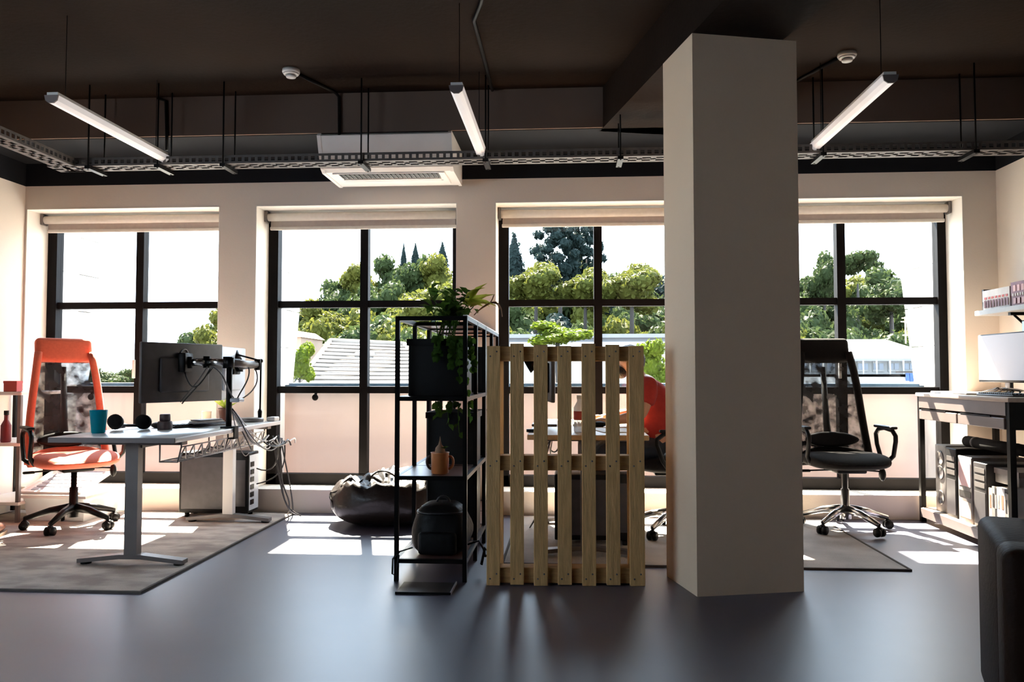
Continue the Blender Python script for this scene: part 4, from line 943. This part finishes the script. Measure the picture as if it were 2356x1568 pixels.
o = MB().rbox(-.14, .14, -.10, .10, 0, .014, .004).build('laptop_closed', 'silver', None, (2.70, 5.80, BZ)); tag(o, 'flat silver notebook lying on the far end of the workbench', 'notebook'); o.rotation_euler = (0, 0, R(95))
o = MB().rbox(-.10, .10, -.035, .035, 0, .010, .004).build('tablet', 'blackplastic', None, (2.62, 5.50, BZ)); tag(o, 'thin black tablet on the front edge of the workbench', 'tablet'); o.rotation_euler = (0, 0, R(88))
cb2 = thing('bench_cables', 'tangle of cables at the foot of the pale monitor', 'cables', (2.74, 5.30, BZ))
for k in range(7): MB().tube(bez((.06, .1 - .04 * k, .03), (-.08, .05 * k - .1, .06), (.02, -.08 * k, .05), (-.04 + .01 * k, .20 - .07 * k, .008), 12), .0045, 6).build('cable', random.choice(['cable', 'cableb', 'tan']), cb2)
# wall shelf
wsf = thing('wall_shelf', 'pale wall shelf on the right wall above the workbench', 'shelf', (XR, 4.2, 1.462))
MB().rbox(-.265, 0, 0, 1.66, .0, .034, .003, 1).build('board', 'shelfblue', wsf)
for yy in (.35, 1.30):
    k = MB(); k.box(-.02, 0, yy - .015, yy + .015, -.22, 0); k.box(-.22, 0, yy - .015, yy + .015, -.02, 0); k.tube([(-.19, yy, -.018), (-.012, yy, -.19)], .008, 6); k.build('bracket', 'blackmetal', wsf)
def gamebox(label, y0, y1, h_, m, stripes):
    o = thing('game_box', label, 'box', (2.91, y0, 1.496), 0, 'boxes on the wall shelf'); d_ = y1 - y0
    MB().rbox(0, .20, 0, d_, 0, h_, .002, 1).build('body', m, o)
    MB().box(-.002, .202, -.002, d_ + .002, h_ * .45, h_ + .002).build('lid', m, o)
    for (z0, z1, n, mm) in stripes:
        w_ = d_ / (n + .6)
        for k in range(n): MB().box(-.0042, -.002, w_ * (.4 + k), w_ * (.4 + k) + w_ * .62, h_ * z0, h_ * z1).build('print_block', mm, o)
gamebox('white box with red print at the far end of the wall shelf', 5.48, 5.82, .135, 'paper', [(.12, .50, 9, 'bookred'), (.55, .66, 7, 'redbox')])
gamebox('dark red box with pale print nearest on the wall shelf', 5.05, 5.46, .155, 'bookred', [(.10, .34, 8, 'bookpink'), (.62, .88, 8, 'bookpink'), (.42, .54, 14, 'paper')])
o = thing('book', 'black book standing at the far end of the wall shelf', 'book', (2.92, 5.825, 1.496), 0)
MB().box(0, .19, .002, .022, .002, .148).build('pages', 'paper', o); c_ = MB(); c_.box(-.002, .195, 0, .002, 0, .15).box(-.002, .195, .022, .024, 0, .15).box(-.002, .002, 0, .024, 0, .15); c_.build('cover', 'bookdark', o)
o = MB().rbox(-.004, 0, 0, .15, 0, .11, .001, 1).build('wall_note', 'paper', None, (XR, 5.28, 1.33)); tag(o, 'small white note pinned to the right wall under the shelf', 'note')

# dark leather club chair in the foreground
ar = thing('armchair', 'dark brown leather club armchair at the lower right edge', 'armchair', (1.135, 2.20, 0), R(-20.5))
ah = .60; aw, ad = .78, .62
MB().rbox(0, aw, 0, .17, .06, ah, .035, 4).build('backrest', 'leather', ar)
MB().rbox(.0, .15, .12, ad, .06, ah - .004, .035, 4).build('armrest', 'leather', ar)
MB().rbox(aw - .15, aw, .12, ad, .06, ah - .004, .035, 4).build('armrest', 'leather', ar)
MB().rbox(.14, aw - .14, .15, ad - .01, .08, .28, .02, 3).build('base', 'leather', ar)
MB().rbox(.155, aw - .155, .165, ad + .01, .28, .41, .04, 4).build('seat_cushion', 'leather', ar)
for x in (.05, aw - .05):
    for yy in (.05, ad - .06): MB().lathe([(.018, 0), (.024, .07)], 10, (x, yy, 0)).build('foot', 'blackplastic', ar)

# ------------------------------------------------------------------ outside
yaw, pit = R(3.87), R(2.3)
FW = V((-math.sin(yaw) * math.cos(pit), math.cos(yaw) * math.cos(pit), math.sin(pit))); RG = V((math.cos(yaw), math.sin(yaw), 0)); UP = RG.cross(FW)
def out(px, py, d):
    """point at distance d beyond the facade direction in line with a bearing"""
    r_ = FW + RG * ((px - CX) / FPX) - UP * ((py - CY) / FPX)
    return V((0, 0, CAMH)) + r_ * (d / r_.y)
M['ground'] = mat('ground_pale_gravel', (0.3000, 0.2850, 0.2600), 0.9, (0.2500, 0.2350, 0.2100), .15)
M['hill'] = mat('hill_undergrowth', (0.020, 0.026, 0.013), 0.95, (0.014, 0.019, 0.010), .4)
M['tyel'] = leafmat('foliage_yellow_green', (0.076, 0.074, 0.013), (0.038, 0.046, 0.010), .9, .42)
M['tmid'] = leafmat('foliage_mid_green', (0.032, 0.044, 0.014), (0.018, 0.027, 0.010), .9, .38)  # greyed and lightened, distance haze mixed into the colour
M['tdark'] = leafmat('foliage_blue_green', (0.0125, 0.0215, 0.0190), (0.0085, 0.0145, 0.0135), .9, .3)
M['tbright'] = leafmat('foliage_bright_green', (0.062, 0.082, 0.006), (0.034, 0.052, 0.005), 1.2, .45)
M['bark'] = mat('bark', (0.0180, 0.0136, 0.0112), 0.9, None, 3)
M['rooft'] = mat('roof_tile_pale', (0.1432, 0.1201, 0.0993), 0.85, (0.1109, 0.0878, 0.0693), .9, bump=.3, bscale=4)
M['housew'] = mat('house_wall_white', (0.2228, 0.2160, 0.2025), 0.9, None, 1)
M['housep'] = mat('house_wall_peach', (0.2500, 0.1650, 0.1150), 0.9, None, 1)
M['houseg'] = mat('house_wall_grey', (0.1170, 0.1170, 0.1215), 0.9, None, 1)
M['hwin'] = mat('house_window_dark', (0.10, 0.11, 0.13), 0.2, None, 3)
M['cloth'] = mat('awning_blue', (0.0120, 0.0420, 0.1680), 0.8, (0.0090, 0.0300, 0.1200), 6)
struct(MB().box(-260, 260, 9, 420, -7.2, -7.0).build('ground', 'ground'), 'pale sunlit ground far below the windows', 'ground')
SIL = [(60, 905), (330, 880), (400, 800), (450, 750), (500, 715), (600, 712), (680, 700), (730, 668), (780, 638), (830, 615), (900, 606), (1050, 600), (1150, 622), (1250, 625), (1400, 620), (1600, 615), (1850, 620), (1960, 655), (2080, 660), (2200, 690), (2400, 760)]
def sil(px):
    for (a, b), (c, d) in zip(SIL, SIL[1:]):
        if a <= px <= c: return b + (d - b) * (px - a) / (c - a)
    return 905
def rowtop(px, d): return sil(px) + (100 - d) / 56 * 190
hb = MB(); cols = list(range(40, 2401, 59)); ds = [44, 52, 60, 70, 80, 90, 100, 115]
def hillpt(u, v):
    px = 40 + u * 2360; d = 40 + v * 75
    p = out(px, min(905, rowtop(px, min(d, 100))), d); base = max(-7.05, p.z - 6.5 - (6 if d > 100 else 0))
    if d < 41: base = -7.05
    return (p.x, p.y, base)
struct(hb.grid(hillpt, 48, 14).build('hillside', 'hill'), 'wooded hillside rising beyond the windows', 'hill')

def crown_mesh(name, lobes, nq, size, m, seed, flat=1.0):
    rr = random.Random(seed); vs_, fs = [], []
    tot = sum(l[1] ** 2 for l in lobes)
    for c, r_, sq in lobes:
        n = int(nq * r_ * r_ / tot)
        for _ in range(n):
            while True:
                d = V((rr.gauss(0, 1), rr.gauss(0, 1), rr.gauss(0, 1)))
                if d.length > .1: break
            d.normalize()
            p = V(c) + V((d.x * r_, d.y * r_, d.z * r_ * sq)) * rr.uniform(.82, 1.06)
            nrm = (d + V((rr.gauss(0, .55), rr.gauss(0, .55), rr.gauss(0, .55)))).normalized()
            a = nrm.orthogonal().normalized(); a = Matrix.Rotation(rr.uniform(0, 2 * PI), 3, nrm) @ a; b = nrm.cross(a)
            s_ = size * rr.uniform(.6, 1.3); k = len(vs_)
            vs_ += [p - a * s_ * .5, p + b * s_ * .32 + nrm * s_ * .12, p + a * s_ * .5, p - b * s_ * .32 + nrm * s_ * .12]; fs.append((k, k + 1, k + 2, k + 3))
        bm = bmesh.new(); bmesh.ops.create_icosphere(bm, subdivisions=2, radius=1); k = len(vs_)
        for v in bm.verts: vs_.append(V(c) + V((v.co.x, v.co.y, v.co.z * sq)) * r_ * (.78 + .12 * rr.random()))
        bm.verts.index_update(); fs += [tuple(k + v.index for v in f.verts) for f in bm.faces]; bm.free()
    me = bpy.data.meshes.new(name); me.from_pydata([tuple(v) for v in vs_], [], fs); me.update(); me.materials.append(M[m]); return me
def round_lobes(seed, n=11):
    rr = random.Random(seed); L = [((0, 0, .52), .30, .95)]
    for k in range(n):
        a = k * 2.4 + rr.uniform(-.3, .3); h_ = .28 + .55 * ((k * .37) % 1); rad = .30 * math.sin(PI * min(.95, max(.15, h_))) + .04
        L.append(((rad * math.cos(a), rad * math.sin(a), h_), rr.uniform(.13, .20), .85))
    return L
TRUNK = MB().tube([(0, 0, -.6), (.01, 0, .2), (0, 0, .5)], [.035, .028, .015], 7).mesh('trunk'); TRUNK.materials.append(M['bark'])
# unit trees, one metre tall and about .9 m wide, scaled when placed
KIND = {}
for kd, m_ in (('yel', 'tyel'), ('mid', 'tmid'), ('dark', 'tdark'), ('bright', 'tbright')):
    KIND[kd] = [crown_mesh('crown', round_lobes(s_ + hash_), 1500, .085, m_, s_) for s_, hash_ in ((1, len(kd)), (2, len(kd) + 7), (3, len(kd) + 11))]
def cyp_lobes(seed, wd):
    return [((0, 0, .08 + .84 * k / 9), wd * (1 - (k / 9.6) ** 1.3) * .5 + .015, 1.6) for k in range(10)]
CYP = crown_mesh('crown', cyp_lobes(1, .34), 900, .06, 'tdark', 5)
CED = []
rr = random.Random(4); L = []
for k in range(34):
    h_ = .26 + .70 * k / 34; a = k * 2.4; rad = .40 * (1 - abs(h_ - .60) * 1.25) * (rr.random() ** .5); L.append(((rad * math.cos(a), rad * math.sin(a), h_), rr.uniform(.075, .135), .62))
CED = crown_mesh('crown', L, 2600, .055, 'tdark', 6)
L = []
for k in range(12): a = k * 2.4; rad = .26 * math.sqrt((k + .5) / 12) * 1.3; L.append(((rad * math.cos(a), rad * math.sin(a), .80 + rr.uniform(-.09, .08)), rr.uniform(.10, .15), .6))
UMB = crown_mesh('crown', L, 1500, .06, 'tmid', 8)
def tree(crown, base, h_, w_, rz, label, group, cat='tree', name='tree', trunk=True, ground=None):
    o = thing(name, label, cat, base, rz, group); o.scale = (w_, w_, h_)
    link('crown', crown, None, o)
    if trunk: link('trunk', TRUNK, None, o)
    if ground is not None:
        z0 = (ground - base[2]) / h_; MB().tube([(0, 0, z0), (.02, 0, z0 * .5), (0, 0, .4)], [.09, .07, .03], 7).build('trunk', 'bark', o)
    return o
def WN(p): return ', seen through the %s window' % ('leftmost' if p < 570 else 'second' if p < 1100 else 'third' if p < 1680 else 'rightmost')
LAB = {'yel': 'sunlit yellow-green tree on the hillside', 'mid': 'mid green tree on the hillside', 'dark': 'dark blue-green tree on the hillside'}
rr = random.Random(21)
rows = [(100, 62, 100), (88, 66, 110), (76, 72, 120), (65, 80, 130), (55, 92, 145), (47, 100, 150)]
for ri, (d, step, wpx) in enumerate(rows):
    px = 400 + (ri % 2) * 30
    while px < 2190:
        p_ = px + rr.uniform(-16, 16); py = rowtop(p_, d) + rr.uniform(-14, 16)
        vis = any(a - 60 < p_ < b + 60 for a, b in ((130, 505), (640, 1045), (1170, 1520), (1845, 2160)))
        if p_ < 640: vis = vis and py < 850
        if vis and py < 880:
            u = rr.random()
            if 640 < p_ < 1060: kd = ('mid' if u < .5 else 'dark' if u < .8 else 'yel') if ri in (0, 3, 4, 5) else ('yel' if u < .65 else 'mid')
            elif p_ < 640: kd = 'mid' if u < .6 else 'yel'
            elif p_ < 1560: kd = ('yel' if u < .45 else 'mid' if u < .75 else 'dark')
            else: kd = ('mid' if u < .6 else 'yel' if u < .85 else 'dark')
            d2 = d + rr.uniform(-5, 5); t = out(p_, py, d2); h_ = rr.uniform(7.0, 9.0); w_ = wpx * d / FPX * rr.uniform(.95, 1.25)
            tree(rr.choice(KIND[kd]), (t.x, t.y, t.z - h_ * .93), h_, w_ * 1.15, rr.uniform(0, 6), LAB[kd].replace('on the', ('on the crest of the', 'on the crest of the', 'high on the', 'midway up the', 'low on the', 'at the foot of the')[ri]) + WN(p_), ('crest ', 'crest ', 'high ', 'midway ', 'low ', 'foot ')[ri] + {'yel': 'yellow-green', 'mid': 'mid green', 'dark': 'blue-green'}[kd] + ' hillside trees' + WN(p_))
        px += step
# trees that stand out
for px, pt, h_, w_, n_ in ((929, 556, 3.2, 1.9, 'thin left'), (956, 556, 3.0, 2.6, 'middle'), (1018, 553, 3.6, 3.6, 'broad right')):
    t = out(px, pt, 103); tree(CYP, (t.x, t.y, t.z - h_ - .6), h_ + .6, w_ * 1.4, 0, '%s one of three dark cypresses on the hill crest' % n_, 'cypresses on the crest', name='cypress_tree')
t = out(1183, 528, 90); tree(CYP, (t.x, t.y, t.z - 8), 8, 9, 0, 'tall dark conifer at the left edge of the third window', None, name='conifer_tree')
t = out(1288, 506, 84); tree(CED, (t.x, t.y, t.z - 9.0), 9.2, 7.5, 1.0, 'large spreading dark cedar in the third window', None, name='cedar_tree')
t = out(1350, 508, 86); tree(CED, (t.x, t.y, t.z - 8.6), 9.0, 5.2, 2.6, 'second dark cedar beside the mullion of the third window', None, name='cedar_tree')
t = out(1972, 580, 80); tree(UMB, (t.x, t.y, t.z - 6.5), 6.8, 5.6, 1.0, 'open crowned pine right of the mullion in the rightmost window', None, name='pine_tree')
t = out(2050, 610, 74); tree(KIND['mid'][1], (t.x, t.y, t.z - 6), 6.2, 6.4, 2.0, 'broad dark green tree at the right end of the hillside', None)
t = out(1895, 575, 84); tree(KIND['mid'][0], (t.x, t.y, t.z - 7), 7.2, 4.2, .6, 'tall green tree left of the mullion in the rightmost window', None)
for px, pt, d, h_, w_, lb in ((1232, 600, 62, 4.2, 4.6, 'round sunlit tree below the cedar in the third window'), (1345, 612, 62, 4.2, 4.4, 'round sunlit tree left of the third window mullion'), (1452, 602, 60, 4.4, 5.0, 'round sunlit tree right of the third window mullion')):
    t = out(px, pt, d); tree(KIND['yel'][2], (t.x, t.y, t.z - h_), h_ * 1.03, w_ * 1.05, px, lb, None)
for px, pt, d, h_, w_, kd, lb in ((690, 786, 26, 1.6, 1.1, 'bright', 'bright green shrub at the lower left of the second window'), (1283, 738, 34, 1.3, 2.6, 'bright', 'bright green small tree above the pallet'), (1492, 778, 20, 1.5, 1.15, 'bright', 'bright green bush between pallet and column'),
                                  (232, 842, 40, 1.3, 2.3, 'mid', 'low green bush in the lower left pane of the leftmost window'), (302, 846, 42, 1.3, 1.7, 'mid', 'low green bush beside the mullion of the leftmost window')):
    t = out(px, pt, d); tree(KIND[kd][1], (t.x, t.y, t.z - h_), h_ * 1.03, w_ * 1.1, px * .1, lb, None, 'tree', 'tree', False, -7.0 if d < 36 else None)

# houses
def windows_on(parent, x0, x1, y, zs, n, w_, h_):
    for z in zs:
        for k in range(n):
            xc = x0 + (x1 - x0) * (k + .5) / n
            f = MB().box(xc - w_ / 2, xc + w_ / 2, y - .05, y, z, z + h_).build('window', 'housew', parent)
            for q in (-1, 1): MB().box(xc + q * w_ * .24 - w_ * .20, xc + q * w_ * .24 + w_ * .20, y - .07, y - .05, z + .08, z + h_ - .08).build('pane', 'hwin', f)
a, b = out(676, 893, 30), out(1040, 893, 30)
h1 = thing('house', 'long low house with a broad pale tiled roof below the hill', 'house', (0, 0, 0))
MB().box(a.x + .5, b.x - .5, 30.5, 42, -7, a.z).build('wall', 'housew', h1)
c, d = out(760, 784, 36), out(930, 792, 36); e, f = V((a.x, 43, a.z)), V((b.x, 43, b.z))
rfm = MB(); rfm.add([a, b, f, e, c, d], [(0, 1, 5, 4), (1, 2, 5), (2, 3, 4, 5), (3, 0, 4), (3, 2, 1, 0)]); rf = rfm.build('roof', 'rooft', h1)
MB().tube([c, d], .14, 8).build('ridge', 'rooft', rf)
for p, q in ((a, c), (b, d)): MB().tube([p, q], .12, 8).build('hip_ridge', 'rooft', rf)
for k in range(1, 12):
    t = k / 12; MB().tube([a.lerp(c, t) + V((0, 0, .02)), b.lerp(d, t) + V((0, 0, .02))], .045, 6).build('tile_course', 'rooft', rf)
MB().rbox(-.4, .4, -.3, .3, -.5, .35, .05, 1, RT(tuple(a.lerp(d, .55) + V((0, 1.0, .1))))).build('chimney', 'housew', rf)
a, b = out(652, 800, 44), out(692, 800, 44)
h2 = thing('house', 'small peach house at the left edge of the second window', 'house', (0, 0, 0))
MB().box(a.x, b.x, 44, 48, -7, a.z + .6).build('wall', 'housep', h2); windows_on(h2, a.x, b.x, 44, (a.z - .6,), 2, .3, .5)
MB().prism([(a.x - .1, a.z + .6), (b.x + .1, a.z + .6), ((a.x + b.x) / 2, a.z + 1.0)], 'y', 43.8, 48.2).build('roof', 'housep', h2)
a, b = out(1160, 792, 42), out(1560, 792, 42)
h3 = thing('low_building', 'low grey flat roofed building above the pallet', 'building', (0, 0, 0)); zt = out(1400, 768, 42).z
MB().box(a.x, b.x, 42, 50, -7, zt - .2).build('wall', 'houseg', h3); MB().box(a.x - .2, b.x + .2, 41.8, 50.2, zt - .2, zt).build('roof', 'houseg', h3); windows_on(h3, a.x + 1, b.x - 1, 42, (zt - 1.6,), 7, .8, .7)
MB().box(a.x, b.x, 40.6, 42, -7, out(1300, 786, 40.6).z).build('terrace', 'housew', h3)
a, b = out(1820, 826, 32), out(2150, 826, 32)
h4 = thing('house', 'white house with a pale roof and balcony in the rightmost window', 'house', (0, 0, 0)); ze = a.z; zr = out(2000, 778, 35).z; zb = out(2000, 858, 32).z
MB().box(a.x, b.x, 32, 40, -7, ze).build('wall', 'housew', h4)
rf = MB(); rf.add([(a.x - .3, 31.5, ze), (b.x + .3, 31.5, ze), (b.x - .3, 36, zr), (a.x, 36, zr), (a.x - .3, 40.4, ze), (b.x + .3, 40.4, ze)], [(0, 1, 2, 3), (3, 2, 5, 4), (1, 5, 2), (4, 0, 3), (0, 4, 5, 1)]); rf = rf.build('roof', 'housew', h4)
MB().box(a.x - .3, b.x + .3, 31.45, 31.5, ze - .08, ze + .02).build('gutter', 'houseg', rf)
windows_on(h4, a.x + .1, b.x - .1, 32, (zb + .06,), 9, .42, .40)
MB().box(a.x, b.x, 31.0, 32, zb - .14, zb - .04).build('balcony_slab', 'housew', h4)
MB().box(a.x, b.x, 31.0, 31.05, zb - .55, zb - .04).build('balcony_front', 'housew', h4)
for k in range(12): MB().box(a.x + (b.x - a.x) * k / 11 - .02, a.x + (b.x - a.x) * k / 11 + .02, 31.2, 31.25, zb - .04, ze - .05).build('balcony_post', 'housew', h4)
for k in range(5):
    p = out(2084 + 9 * k, 858, 30.9); MB().box(p.x, p.x + .12, 30.88, 30.92, p.z - .28 - .03 * (k % 2), p.z).build('blue_awning', 'cloth', h4)
p = out(2062, 857, 30.9); q = out(2128, 857, 30.9); MB().box(p.x, q.x, 30.85, 30.95, p.z, p.z + .06).build('awning_rail', 'bark', h4)
p = out(2084, 790, 34); an = MB(); an.tube([p, p + V((0, 0, 1.1))], .03, 6)
for k, w_ in ((.35, .12), (.9, .18), (1.05, .14)): an.tube([p + V((-w_, 0, k)), p + V((w_, 0, k))], .022, 6)
an.build('antenna', 'tan', h4)
